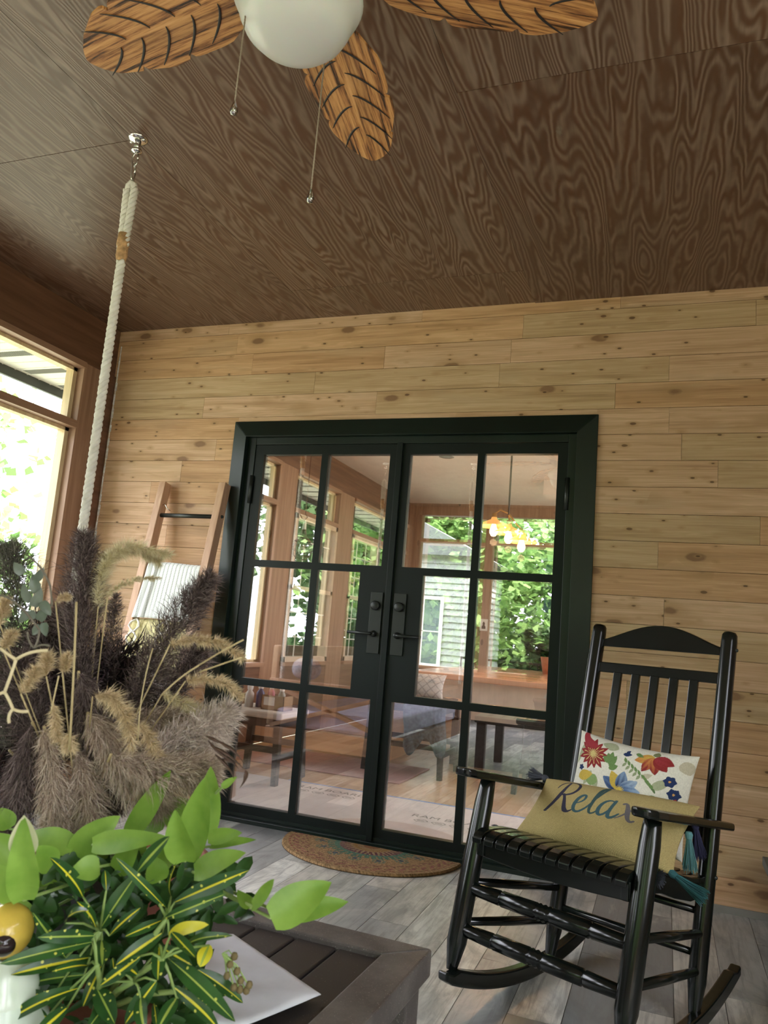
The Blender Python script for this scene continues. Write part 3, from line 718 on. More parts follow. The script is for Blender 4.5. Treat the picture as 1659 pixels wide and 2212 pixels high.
def tassel(c, d, L_, col, nm, seed):
    r_ = np.random.default_rng(seed); m = MB(); c = V3(*c); d = V3(*d); d = d/np.linalg.norm(d)
    m.lathe(c, [(0, 0), (.008, .002), (.011, .010), (.009, .020), (.006, .023)], 12, ax=tuple(d))
    x = np.cross(d, V3(.3, .2, .9)); x /= np.linalg.norm(x); y = np.cross(d, x)
    for i in range(150):
        a, s_ = r_.uniform(0, 6.28), math.sqrt(r_.uniform(0, 1)); o = (x*math.cos(a)+y*math.sin(a)); l = L_*r_.uniform(.8, 1.05)
        p0 = c+d*.018+o*.006*s_; p1 = c+d*(.018+l*.5)+o*.013*s_+V3(0, 0, -.004); p2 = c+d*(.018+l)+o*.021*s_+V3(0, 0, -.012)*r_.uniform(0, 1)
        m.tube([p0, p1, p2], [.0011, .0011, .0008], 4, False)
    obj('tassel', m, leafy(nm, [(0, tuple(x*.6 for x in col)), (1, tuple(min(1, x*1.3) for x in col))], 0, .9), RP, label=nm.replace('_', ' '))
gray, teal, nvy = (.055, .06, .075), (.10, .24, .25), (.03, .03, .07)
c_, ex_, ey_, ez_ = fr2
tassel(c_-ex_*.245+ey_*.125, tuple(-ex_*.9+ey_*.35+V3(0, 0, -.1)), .065, gray, 'charcoal_tassel_upper', 1)
tassel(c_-ex_*.245-ey_*.122, tuple(-ex_*1-ey_*.1+V3(0, 0, .05)), .06, gray, 'charcoal_tassel_lower', 2)
tassel(c_+ex_*.25+ey_*.07, (.15, .0, -1), .075, nvy, 'navy_tassel', 3)
tassel(c_+ex_*.245+ey_*.03, (.05, -.05, -1), .08, teal, 'teal_tassel_hanging', 4)
tassel(c_+ex_*.235-ey_*.12, tuple(ex_*.9+V3(0, 0, -.35)), .085, (.03, .11, .12), 'dark_teal_tassel', 5)
tassel(c_+ex_*.18-ey_*.135, tuple(ex_*.9-ey_*.2), .03, gray, 'charcoal_tassel_seat', 6)

# ================================================================== ROCKING CHAIR
RC = thing('rocking_chair', 'glossy black slatted wooden rocking chair beside the doors', 'rocking chair', tuple(K(0, .3, 0)))
def frontleg(s, z): t_ = (z-.127)/(.625-.127); return K(s*(.255+.005*t_), .135*t_, z)
def backpost(s, z): t_ = (z-.045)/(1.134-.045); return K(s*(.2345-.001*t_), .512+.263*t_, z)
def turned(fn, s, zs): return MB().tube([fn(s, z) for z, r_ in zs], [r_ for z, r_ in zs], 16)
for s in (-1, 1):
    obj('front_leg', turned(frontleg, s, [(.12, .015), (.135, .018), (.175, .026), (.19, .029), (.40, .030), (.56, .028), (.60, .025), (.628, .022)]), M['black'], RC, smooth=True)
    obj('back_post', turned(backpost, s, [(.03, .014), (.05, .017), (.10, .023), (.12, .026), (.4, .026), (.8, .026), (1.105, .0255), (1.128, .024), (1.136, .019), (1.139, .008)]), M['black'], RC, smooth=True)
    # runner: arc tangent to the floor near the back legs
    R_, vc = 1.16, .43; vs = []; pts = np.linspace(-.055, .83, 28); prof = []
    m = MB(); w = .017
    top, bot = [], []
    for v in pts:
        z = (v-vc)**2/(2*R_)+.0008; th_ = .046 if -.02 < v < .79 else .030
        top.append((v, z+th_)); bot.append((v, z+(.0 if v > -.04 else .006)))
    poly = bot+top[::-1]; n = len(poly); a0 = s*.2455
    vs = [K(a0+da, p, q) for da in (-w, w) for p, q in poly]
    nb = len(bot); fs = []
    for i in range(nb-1):
        j = n-1-i; fs += [(i, i+1, j-1, j), (n+j, n+j-1, n+i+1, n+i)]
    fs += [(i, (i+1) % n, n+(i+1) % n, n+i)[::-1] for i in range(n)]
    m.add(vs, fs); obj('rocker', m, M['black'], RC, bevel=.006)
    # arm: board with rounded paddle front
    a1 = s*.277; outl = []
    for v, hw in ((-.045, .012), (-.035, .026), (-.01, .037), (.05, .040), (.15, .036), (.30, .030), (.50, .027), (.66, .026), (.675, .02)):
        outl.append((v, hw))
    poly = [(v, hw) for v, hw in outl]+[(v, -hw) for v, hw in outl[::-1]]
    tilt = lambda v: .650-.170*max(-.05, v)
    vsa = [K(a1-s*.03*max(0, v)+hw, v*.96+.055, tilt(v)+dz) for dz in (-.012, .012) for v, hw in poly]; n = len(poly); k_ = len(outl)
    fs = []
    for i in range(k_-1):
        j = n-1-i; fs += [(i, j, j-1, i+1), (n+i+1, n+j-1, n+j, n+i)]
    fs += [(i, (i+1) % n, n+(i+1) % n, n+i) for i in range(n)]
    obj('armrest', MB().add(vsa, fs), M['black'], RC, bevel=.007)
    # side rail of the seat with a wavy top
    sp = [(.06, .470), (.12, .470), (.20, .474), (.27, .462), (.36, .432), (.48, .402), (.58, .388)]
    poly = sp+[(b, z-.055+(.01 if i in (0, 6) else 0)) for i, (b, z) in list(enumerate(sp))[::-1]]
    n = len(poly); vsr = [K(s*.222+da, b, z) for da in (-.011, .011) for b, z in poly]; k_ = len(sp); fs = []
    for i in range(k_-1): j = n-1-i; fs += [(i, i+1, j-1, j), (n+j, n+j-1, n+i+1, n+i)]
    fs += [(i, (i+1) % n, n+(i+1) % n, n+i)[::-1] for i in range(n)]
    obj('side_rail', MB().add(vsr, fs), M['black'], RC, bevel=.003)
    for z0, z1 in ((.345, .245), (.24, .147)):
        obj('side_stretcher', MB().tube([frontleg(s, z0), frontleg(s, z0)*.5+backpost(s, z1)*.5, backpost(s, z1)], [.011, .014, .011], 12), M['black'], RC, smooth=True)
for z, r_ in ((.331, .0205), (.224, .0205)):
    A_, B_ = frontleg(-1, z), frontleg(1, z); st = []
    for f, rr in ((0, .6), (.04, .8), (.06, .86), (.22, 1.0), (.225, .86), (.235, .86), (.24, 1.05), (.45, 1.08), (.462, .9), (.47, 1.12), (.485, .92), (.5, 1.12), (.515, .92), (.53, 1.12), (.538, .9), (.55, 1.08), (.76, 1.05), (.765, .86), (.775, .86), (.78, 1.0), (.94, .86), (.96, .8), (1, .6)):
        st.append((A_*(1-f)+B_*f, rr*r_))
    obj('front_stretcher', MB().tube([p for p, q in st], [q for p, q in st], 16), M['black'], RC, smooth=True)
for z in (.19, .30): obj('back_stretcher', MB().tube([backpost(-1, z), (backpost(-1, z)+backpost(1, z))/2, backpost(1, z)], [.010, .013, .010], 12), M['black'], RC, smooth=True)
# seat slats running front to back
def seatz(b): return float(np.interp(b, [.03, .045, .07, .12, .20, .30, .42, .52, .59], [.472, .490, .499, .497, .488, .462, .430, .405, .402]))
ns = 12; sw = .484/ns
for i in range(ns):
    a = -.242+sw*(i+.5); m = MB(); bs = [.036, .042, .055, .08, .12, .18, .24, .30, .36, .42, .48, .54, .59]
    hw = sw/2-.0038; vs = []; th_ = .017
    for b in bs: z = seatz(b); vs += [K(a-hw, b, z-th_), K(a+hw, b, z-th_), K(a+hw, b, z), K(a-hw, b, z)]
    fs = [(4*j+k, 4*j+(k+1) % 4, 4*j+4+(k+1) % 4, 4*j+4+k) for j in range(len(bs)-1) for k in range(4)]+[(3, 2, 1, 0), tuple(4*(len(bs)-1)+k for k in range(4))]
    obj('seat_slat', m.add(vs, fs), M['black'], RC, bevel=.003)
# front apron with a shallow curved underside
poly = [(-.235, .474), (.235, .474)]+[(.235-.47*t_, .425-.012*math.sin(math.pi*t_)) for t_ in np.linspace(0, 1, 14)]
n = len(poly); vs = [K(a, .066+db, z) for db in (0, .02) for a, z in poly]
obj('seat_apron', MB().add(vs, [tuple(range(n)), tuple(range(2*n-1, n-1, -1))]+[(i, (i+1) % n, n+(i+1) % n, n+i)[::-1] for i in range(n)]), M['black'], RC, bevel=.003)
def backb(z): return .512+.263*(z-.045)/1.089
def railpiece(nm, zb, zt_, thick=.018, bow=.0, top=None):
    aa = np.linspace(-.222, .222, 19); m = MB(); vs = []
    for a in aa:
        z1 = zt_ if top is None else top(a); bb = backb((zb+zt_)/2)+bow*(1-(a/.222)**2)
        vs += [K(a, bb-thick/2+.012*0, zb), K(a, bb+thick/2, zb), K(a, bb+thick/2+.24*(z1-zb), z1), K(a, bb-thick/2+.24*(z1-zb), z1)]
    fs = [(4*j+k, 4*j+4+k, 4*j+4+(k+1) % 4, 4*j+(k+1) % 4) for j in range(18) for k in range(4)]+[(0, 1, 2, 3), tuple(4*18+k for k in (3, 2, 1, 0))]
    return obj(nm, m.add(vs, fs), M['black'], RC, bevel=.003)
railpiece('crest_rail', 1.060, 1.10, top=lambda a: 1.083+.064*math.cos(math.pi*a/.444)**1.3 if abs(a) < .2219 else 1.083)
railpiece('upper_rail', .967, 1.003, .02)
railpiece('lower_rail', .50, .54, .02)
for i in range(5):
    a = -.136+.0675*i; m = MB(); zz = np.linspace(.53, .972, 9); vs = []
    for z in zz: b = backb(z)-.002; vs += [K(a-.0145, b-.007, z), K(a+.0145, b-.007, z), K(a+.0145, b+.007, z), K(a-.0145, b+.007, z)]
    fs = [(4*j+k, 4*j+(k+1) % 4, 4*j+4+(k+1) % 4, 4*j+4+k) for j in range(8) for k in range(4)]+[(3, 2, 1, 0), (32, 33, 34, 35)]
    obj('back_slat', m.add(vs, fs), M['black'], RC, bevel=.002)
for z in (1.08, .40): obj('screw_cap', MB().lathe(backpost(1, z)+EA*.024, [(0, .008), (.005, .006), (.007, 0)], 10, ax=tuple(EA)), M['hard'], RC, smooth=True)

# ================================================================== DOORMAT
def mat_mesh():
    cx, cy, Rx, Ry = .86, -.055, .445, .40; nr, na = 90, 240
    vs, cols, fs = [], [], []
    r_ = np.random.default_rng(4)
    for i in range(nr+1):
        for j in range(na+1):
            rr = i/nr; a = math.pi+math.pi*j/na
            x, y = rr*math.cos(a), rr*math.sin(a); vs.append((cx+x*Rx, cy+y*Ry, .014 if i < nr else .006))
            c = (.33, .21, .10)
            g = math.cos(a*13)
            if .90 < rr < .93 and math.sin(a*60) > -.3: c = (.24, .09, .06)
            elif .82 < rr < .88 and math.sin(a*42+rr*60) > 0: c = (.26, .11, .08)
            elif .70 < rr < .80 and math.sin(a*30+rr*40)*math.cos(rr*90) > .25: c = (.25, .12, .08)
            elif .42 < rr < .70:
                u = (a*7/math.pi) % 1-.5; d = math.hypot(u*1.15, (rr-.56)*3.6)
                if d < .13: c = (.07, .10, .12)
                elif d < .20: c = (.33, .22, .11)
                elif d < .33 and math.sin(math.atan2(rr-.56, u*.32)*9) > -.2: c = (.08, .16, .12)
                elif rr < .50: c = (.09, .18, .12) if math.sin(a*40) > -.5 else c
            elif .36 < rr <= .42: c = (.10, .19, .13)
            elif .30 < rr <= .36: c = (.12, .05, .08) if math.sin(a*44) > -.2 else c
            elif .24 < rr <= .30: c = (.36, .26, .14) if math.sin(a*30) > 0 else (.15, .05, .05)
            elif .16 < rr <= .20: c = (.32, .18, .06)
            elif rr < .10: c = (.26, .12, .05)
            k = 1+.30*r_.normal(); cols.append([max(.02, q*k) for q in c]+[1])
    for i in range(nr):
        for j in range(na): a0 = i*(na+1)+j; fs.append((a0, a0+1, a0+na+2, a0+na+1))
    base = len(vs)
    for j in range(na+1):
        x, y, z = vs[nr*(na+1)+j]; vs.append((x, y, .001)); cols.append([.03, .025, .02, 1])
    for j in range(na): fs.append((nr*(na+1)+j, nr*(na+1)+j+1, base+j+1, base+j))
    m = MB(); m.v = vs; m.f = fs; m.mi = [0]*len(fs)
    o = obj('doormat', m, vcol_mat('coir', .95, .003, 300), label='half-round tan coir doormat with green and maroon ornament before the doors', cat='doormat'); painted(o, cols)
mat_mesh()

# ================================================================== PATIO TABLE
TZ = .46; TXR, TYB = 1.768, -2.222; TXL, TYF = .80, -3.20
t = NT('speckled_brown_resin'); sp_ = t.noise(t.pos(), 420, 2); du = t.noise(t.pos((1, 1, 1)), 9, 5, .7)
c = t.mix(t.ramp(sp_, [(.66, (0, 0, 0)), (.74, (.8, .8, .8))]), (.075, .064, .060), (.55, .52, .48)); c = t.mix(t.ramp(du, [(.4, (0, 0, 0)), (.75, (.6, .6, .6))]), c, (.24, .22, .20)); t.col(c); M['resin'] = t.set(rough=.42)
t = NT('dark_slat'); sp_ = t.noise(t.pos(), 330, 2); t.col(t.mix(t.ramp(sp_, [(.70, (0, 0, 0)), (.76, (.7, .7, .7))]), (.030, .025, .024), (.40, .38, .36))); M['slat'] = t.set(rough=.42)
PT = thing('patio_table', 'dark brown slatted patio table with speckled wide frame under the plants', 'table', (1.28, -2.7, 0))
fwid = .075
def rotq(x, y):  # table turned a few degrees
    a = math.radians(-2.0); dx, dy = x-TXR, y-TYB; return TXR+dx*math.cos(a)-dy*math.sin(a), TYB+dx*math.sin(a)+dy*math.cos(a)
def tb(m, x0, x1, y0, y1, z0, z1, mit=None):
    pts = [(x0, y0), (x1, y0), (x1, y1), (x0, y1)] if mit is None else mit
    m.prism([rotq(*p) for p in pts], z0, z1); return m
o4 = [(TXL, TYF), (TXR, TYF), (TXR, TYB), (TXL, TYB)]; i4 = [(TXL+fwid, TYF+fwid), (TXR-fwid, TYF+fwid), (TXR-fwid, TYB-fwid), (TXL+fwid, TYB-fwid)]
for k in range(4):
    m = MB(); tb(m, 0, 0, 0, 0, TZ-.05, TZ, [o4[k], o4[(k+1) % 4], i4[(k+1) % 4], i4[k]]); obj('frame_board', m, M['resin'], PT, bevel=.004)
x = TXR-fwid-.002; k = 0
while x > TXL+fwid+.02:
    w = .083; m = MB(); tb(m, max(x-w, TXL+fwid), x, TYF+fwid+.002, TYB-fwid-.002, TZ-.03, TZ-.009); obj('table_slat', m, M['slat'], PT, bevel=.003); x -= w+.006
tb(m := MB(), TXL+.05, TXR-.05, TYF+.05, TYB-.05, TZ-.06, TZ-.034); obj('under_tray', m, M['slat'], PT)
for sx, sy in ((TXL+.05, TYF+.05), (TXR-.05, TYF+.05), (TXR-.05, TYB-.05), (TXL+.05, TYB-.05)):
    tb(m := MB(), sx-.035, sx+.035, sy-.035, sy+.035, 0, TZ-.05); obj('leg', m, M['resin'], PT, bevel=.004)
# white cloth, a folded triangle of it showing
np_ = [(1.663, -2.505), (1.420, -2.372), (1.20, -2.46), (1.30, -2.78), (1.60, -2.665)]
m = MB(); cen = np.mean(np_, 0); n = len(np_); rings = 14; vs = []
loop = []
for i in range(n):
    for f in np.linspace(0, 1, 12)[:-1]: loop.append(np.array(np_[i])*(1-f)+np.array(np_[(i+1) % n])*f)
for r_i in range(rings+1):
    for k, p in enumerate(loop):
        f = r_i/rings; q = cen*(1-f)+p*f; z = TZ+.005+.0025*math.sin(q[0]*40+q[1]*25)*(1-f)+.0015*math.sin(q[1]*60-q[0]*33); vs.append((q[0], q[1], max(TZ+.002, z*(1)-(.004 if r_i == rings else 0))))
nl = len(loop); m.add(vs, [(i*nl+k, i*nl+(k+1) % nl, (i+1)*nl+(k+1) % nl, (i+1)*nl+k) for i in range(rings) for k in range(nl)])
o = obj('white_napkin', m, plain('thin_white_cloth', (.72, .73, .77), .8, 0, .04, 30), smooth=True, label='thin white folded cloth lying on the dark table top', cat='napkin')
so = o.modifiers.new('thick', 'SOLIDIFY'); so.thickness = .0015

# ================================================================== PLANTS
def leaf(m, base, tip, w, nrm, shape='heart', droop=.12, fold=.25, n=9, strip=0, twist=0.0):
    """blade from base to tip; strip>0 makes a coloured midrib band (material 1)"""
    base, tip, nrm = V3(*base), V3(*tip), V3(*nrm); d = tip-base; L_ = np.linalg.norm(d); d /= L_
    nrm = nrm-d*(nrm@d); nrm /= np.linalg.norm(nrm); sd_ = np.cross(d, nrm)
    ks = [-1, -.5, 0, .5, 1] if not strip else [-1, -.45, -strip, strip, .45, 1]
    vs = []; nk = len(ks)
    for i in range(n+1):
        t_ = i/n
        if shape == 'heart': hw = w/2*(math.sin(math.pi*min(1, (t_+.10)/1.10)**.72)**.75 if t_ < 1 else .02)
        else: hw = w/2*(math.sin(math.pi*min(1, (t_*.96+.03)))**.62 if t_ < 1 else .03)
        tw = twist*(t_-.5); s2 = sd_*math.cos(tw)+nrm*math.sin(tw); n2 = nrm*math.cos(tw)-sd_*math.sin(tw)
        c = base+d*L_*t_+nrm*L_*droop*(math.sin(math.pi*t_)*.8)
        for k in ks: vs.append(c+s2*hw*k+n2*(abs(k)*hw*fold+.03*hw*math.sin(t_*9+k*3)))
    fs, mi = [], []
    for i in range(n):
        for k in range(nk-1):
            fs.append((i*nk+k, i*nk+k+1, (i+1)*nk+k+1, (i+1)*nk+k)); mi.append(1 if strip and k == 2 else 0)
    o_ = len(m.v); m.v += [tuple(p) for p in vs]; m.f += [tuple(i+o_ for i in f) for f in fs]; m.mi += mi
def leaf_tex(name, c1, c2, trans=.3, dots=None, rough=.42):
    t = NT(name); n = t.noise(t.pos(), 22, 4); c = t.ramp(n, [(.3, c1), (.7, c2)])
    i_ = t.ramp(t.island(), [(0, (.7, .78, .7)), (1, (1, 1, 1))]); c = t.mix(1, c, i_, 'MULTIPLY')
    if dots:
        vo = t.n('ShaderNodeTexVoronoi', inp={'Vector': t.pos(), 'Scale': 170}); sep = t.n('ShaderNodeSeparateColor', inp={0: vo.outputs['Color']})
        c = t.mix(t.math('MULTIPLY', t.math('LESS_THAN', vo.outputs['Distance'], .30), t.math('LESS_THAN', sep.outputs[0], .16)), c, dots)
    t.col(c); t.set(rough=rough, spec=.45); t.bump(n, .001, .3)
    tr = t.n('ShaderNodeBsdfTranslucent'); t.l(c, tr.inputs[0]); mx = t.n('ShaderNodeMixShader', inp={0: trans}); t.l(t.b.outputs[0], mx.inputs[1]); t.l(tr.outputs[0], mx.inputs[2]); t.l(mx.outputs[0], t.o.inputs[0])
    return t.m
M['pothos'] = leaf_tex('lime_pothos_leaf', (.19, .36, .045), (.36, .56, .10), .38)
M['pothos2'] = leaf_tex('cream_pothos_leaf', (.62, .60, .36), (.74, .72, .48), .3)
M['stemg'] = leaf_tex('green_stem', (.24, .36, .10), (.40, .52, .18), .1)
M['croton'] = leaf_tex('dark_croton_leaf', (.018, .065, .018), (.045, .13, .03), .15, (.62, .62, .12), .3)
M['rib'] = leaf_tex('yellow_rib', (.84, .70, .03), (.95, .86, .08), .25, None, .4)
M['rib2'] = leaf_tex('lime_rib', (.36, .50, .08), (.55, .62, .14), .25, None, .4)
M['clay'] = plain('terracotta', (.30, .10, .06), .8, 0, .15, 14)
M['soil'] = plain('potting_soil', (.03, .022, .016), 1, 0, .4, 60, .004)
toC = lambda p: (CO-V3(*p))/np.linalg.norm(CO-V3(*p))

# pothos
PBASE = V3(1.30, -2.50, TZ)
PO = thing('pothos_plant', 'lime green pothos with broad pointed leaves in a clay pot on the table', 'potted plant', tuple(PBASE))
obj('pot', MB().lathe(PBASE+V3(0, 0, .001), [(0, 0), (.075, 0), (.10, .13), (.108, .13), (.108, .155), (.097, .155), (.093, .135), (0, .135)], 32), M['clay'], PO, smooth=True)
obj('soil', MB().lathe(PBASE+V3(0, 0, .13), [(0, .012), (.092, .008)], 24), M['soil'], PO)
pcrown = PBASE+V3(.02, -.02, .15)
PL = [(51, 1944, 52, 1761, 62, .88, 1), (203, 1795, 211, 1674, 70, 1.15, 0), (277, 1805, 369, 1664, 46, 1.05, 0), (160, 1845, 260, 1763, 64, 1.0, 0),
      (408, 1850, 445, 1677, 66, .98, 0), (449, 1798, 455, 1655, 50, 1.02, 0), (400, 1860, 379, 1748, 62, .95, 0), (420, 1885, 531, 1842, 54, .96, 0),
      (449, 1810, 523, 1799, 32, 1.02, 0), (455, 1828, 553, 1814, 22, 1.04, 0), (160, 1830, 62, 1800, 52, 1.0, 0), (200, 1825, 366, 1809, 46, .98, 0),
      (430, 1795, 335, 1722, 74, 1.12, 0), (330, 1805, 296, 1730, 70, 1.1, 0), (585, 1983, 716, 1906, 78, .90, 0), (612, 1975, 752, 1948, 50, .93, 0),
      (545, 1958, 592, 1899, 34, .91, 0), (542, 1960, 513, 1922, 30, .92, 0), (30, 1860, -25, 1800, 62, 1.0, 0), (35, 1935, -30, 1868, 62, .95, 0),
      (112, 1872, 80, 1828, 52, .98, 0), (215, 1872, 150, 1885, 50, .95, 0), (345, 1905, 328, 1850, 48, .96, 0), (240, 1840, 190, 1790, 60, 1.08, 0),
      (130, 1900, 60, 1860, 60, 1.03, 0), (300, 1850, 250, 1800, 58, 1.05, 0), (480, 1700, 512, 1678, 16, 1.0, 0), (20, 1790, 2, 1745, 40, 1.06, 0), (330, 1870, 390, 1830, 52, 1.0, 0), (175, 1900, 215, 1850, 52, 1.02, 0),
      (380, 1800, 420, 1730, 60, 1.1, 0), (120, 1850, 150, 1790, 56, 1.1, 0), (250, 1880, 300, 1830, 48, 1.0, 0), (60, 1990, 20, 1940, 44, .98, 0)]
for (bx, by, tx, ty, w, d, cr) in PL:
    b_, t_ = at(bx, by, d), at(tx, ty, d+random.uniform(-.03, .03)); m = MB()
    nn = toC(b_)+V3(random.uniform(-.35, .35), 0, random.uniform(0, .5)); leaf(m, b_, t_, w*d/FPX*1.05, nn, 'heart', random.uniform(-.12, .10), random.uniform(.15, .45), 10, twist=random.uniform(-.5, .5))
    lf = obj('leaf', m, M['pothos'], PO, smooth=True)
    if cr:
        m2 = MB(); mid = b_*.45+t_*.55; leaf(m2, mid+toC(b_)*.002, t_+toC(b_)*.001, w*d/FPX*.93, nn, 'heart', 0, .3, 8); obj('leaf_bract', m2, M['pothos2'], lf, smooth=True, label='cream upper half of the leaf')
        lf['label'] = 'half cream leaf at the left'
    m = MB(); mid = b_*.5+pcrown*.5+V3(0, 0, .01); anchor = pcrown+V3(random.uniform(-.05, .05), random.uniform(-.05, .05), -.01)
    m.tube([anchor, mid+V3(0, 0, -.005), b_], [.0026, .0024, .0018], 6); obj('stem', m, M['stemg'], PO, smooth=True)

# croton
CBASE = V3(1.50, -2.86, TZ)
CR = thing('croton_plant', 'croton with narrow dark green leaves striped bright yellow at the lower left', 'potted plant', tuple(CBASE))
obj('pot', MB().lathe(CBASE+V3(0, 0, .001), [(0, 0), (.05, 0), (.066, .07), (.072, .07), (.072, .085), (.062, .085), (.06, .07), (0, .07)], 32), M['clay'], CR, smooth=True)
def cc(x, y): return (x/2.9625, 1650+y/2.9625)
CL = [((590, 1140), (0, 1280), 60), ((530, 850), (320, 600), 62), ((1120, 885), (1595, 680), 66), ((1060, 985), (1450, 830), 48), ((1040, 1000), (800, 1105), 44), ((1090, 975), (1370, 870), 36),
      ((1090, 1255), (1505, 1650), 74), ((1270, 1320), (1555, 1530), 60), ((1040, 1080), (740, 1290), 62), ((650, 1130), (655, 1290), 70), ((1020, 1155), (1010, 1385), 60), ((570, 1240), (70, 1350), 54),
      ((540, 1350), (85, 1440), 46), ((650, 1290), (530, 1555), 48), ((520, 1430), (20, 1665), 62), ((620, 1440), (735, 1665), 84), ((1000, 1390), (800, 1665), 72), ((1080, 1095), (1335, 1030), 54),
      ((1180, 1170), (1490, 1100), 40), ((615, 1080), (490, 880), 48), ((1060, 920), (740, 600), 40), ((880, 690), (1085, 465), 60), ((330, 1500), (140, 1465), 44), ((1000, 1665), (985, 1530), 36),
      ((420, 1240), (210, 950), 44), ((1095, 850), (1130, 635), 26), ((680, 810), (672, 680), 40), ((600, 1100), (240, 1110), 54), ((700, 1100), (900, 920), 40), ((880, 1350), (800, 1300), 50),
      ((730, 1500), (560, 1700), 60), ((430, 1560), (200, 1760), 60), ((1100, 1420), (1400, 1700), 56), ((900, 1500), (930, 1720), 60), ((1040, 1180), (1230, 1290), 60), ((560, 1290), (330, 1330), 40),
      ((1340, 1160), (1280, 1300), 62), ((730, 1330), (720, 1240), 30), ((1100, 1080), (1250, 1240), 50), ((640, 1060), (880, 700), 74), ((900, 1230), (640, 1420), 52), ((420, 1020), (560, 940), 50), ((1130, 1500), (1010, 1700), 60), ((300, 1620), (80, 1560), 50)]
cc0 = CBASE+V3(0, 0, .08)
hubs = [at(216, 2010, .95), at(361, 1985, .93), at(351, 2070, .9), at(209, 2085, .9), at(290, 2120, .92), at(400, 2140, .95)]
for i, (b, t_, w) in enumerate(CL):
    d = .90+.06*random.random(); (bx, by), (tx, ty) = cc(*b), cc(*t_); B_, T_ = at(bx, by, d), at(tx, ty, d+random.uniform(-.06, .02)); m = MB()
    nn = toC(B_)+V3(random.uniform(-.3, .3), 0, random.uniform(-.1, .6))
    leaf(m, B_, T_, w/2.9625*d/FPX*1.5, nn, 'lance', random.uniform(.0, .14), random.uniform(.1, .4), 12, strip=random.choice([.09, .13, .19]), twist=random.uniform(-.6, .6))
    big = i in (17, 36, 16)
    obj('leaf', m, [M['rib'] if i in (17, 36) else M['croton'], M['rib'] if i % 3 else M['rib2']], CR, smooth=True)
    h = min(hubs, key=lambda q: np.linalg.norm(q-B_)); m = MB().tube([h, h*.5+B_*.5+V3(0, 0, .004), B_], [.0018, .0016, .0012], 5); obj('petiole', m, M['stemg'], CR, smooth=True)
for h in hubs:
    obj('stem', MB().tube([cc0, cc0*.5+h*.5+V3(.005, .0, .01), h], [.0042, .0036, .003], 7), M['stemg'], CR, smooth=True)
# small ferny filler leaves low in the pots
FI = thing('filler_foliage', 'small dark green filler sprigs between the pothos and the croton', 'plant', (1.46, -2.75, TZ))
m = MB()
for i in range(620):
    px, py = random.uniform(60, 520), random.uniform(1880, 2240)
    if (px > 430 and py > 2010) or px+py*.2 > 930: continue
    d = random.uniform(.97, 1.12); b_ = at(px, py, d); v = V3(random.gauss(0, 1), random.gauss(0, 1), random.uniform(.0, 1.2)); v /= np.linalg.norm(v)
    leaf(m, b_, b_+v*random.uniform(.02, .055), random.uniform(.008, .02), toC(b_)+V3(0, 0, .5), 'lance', .1, .3, 4)
FI_ = obj('sprigs', m, leaf_tex('dark_filler_leaf', (.02, .06, .015), (.06, .15, .035), .2), FI, smooth=True); FI_['kind'] = 'stuff'
# seed-head sprig hanging right of the croton
m = MB(); hd = MB()
r0 = at(480, 2060, .93)
for (x, y) in ((497, 2085), (512, 2100), (520, 2120), (538, 2130), (505, 2135), (518, 2140), (490, 2110), (532, 2142), (506, 2068)):
    q = at(x, y, .93); m.tube([r0, (r0+q)/2+V3(0, 0, .006), q], .0009, 5); hd.lathe(q-V3(0, 0, .004), [(0, 0), (.0035, .002), (.0045, .005), (.003, .009), (0, .010)], 10)
SP = thing('seed_sprig', 'thin sprig of round brown seed heads hanging over the white cloth', 'sprig', tuple(r0))
obj('stem', m, M['stemg'], SP); obj('seed_heads', hd, plain('brown_seed', (.16, .12, .05), .8), SP, smooth=True)
# ceramic bird
BB = at(5, 2120, .93); BB[2] = TZ
BD = thing('ceramic_bird', 'glazed ceramic bird with mint body, yellow head and big dark eye', 'figurine', tuple(BB))
prof = [(0, 0), (.045, .0), (.062, .03), (.066, .065), (.058, .095), (.044, .12)]
obj('body', MB().lathe(BB+V3(0, 0, .001), prof, 36), plain('mint_glaze', (.62, .72, .62), .15, 0, .06, 20), BD, smooth=True)
hc = at(14, 2010, .93); hr = .033
sph = lambda c, r_, sz=1: MB().lathe(c, [(r_*math.sin(a), -r_*math.cos(a)*sz) for a in np.linspace(0, math.pi, 20)], 32)
obj('head', MB().lathe(V3(BB[0], BB[1], BB[2]+.115), [(.046, 0), (.042, .02), (.034, .04), (.026, .052)], 30), plain('mint_glaze_neck', (.66, .74, .62), .15), BD, smooth=True)
hd_ = obj('crown', sph(hc, .031), plain('yellow_glaze', (.66, .47, .08), .2, 0, .1, 40), BD, smooth=True)
ec = hc+toC(hc)*.024+_r*-.003-_u*.014; e = sph(ec, .0155); obj('eye', e, plain('dark_brown_glaze', (.03, .018, .018), .08), hd_, smooth=True)

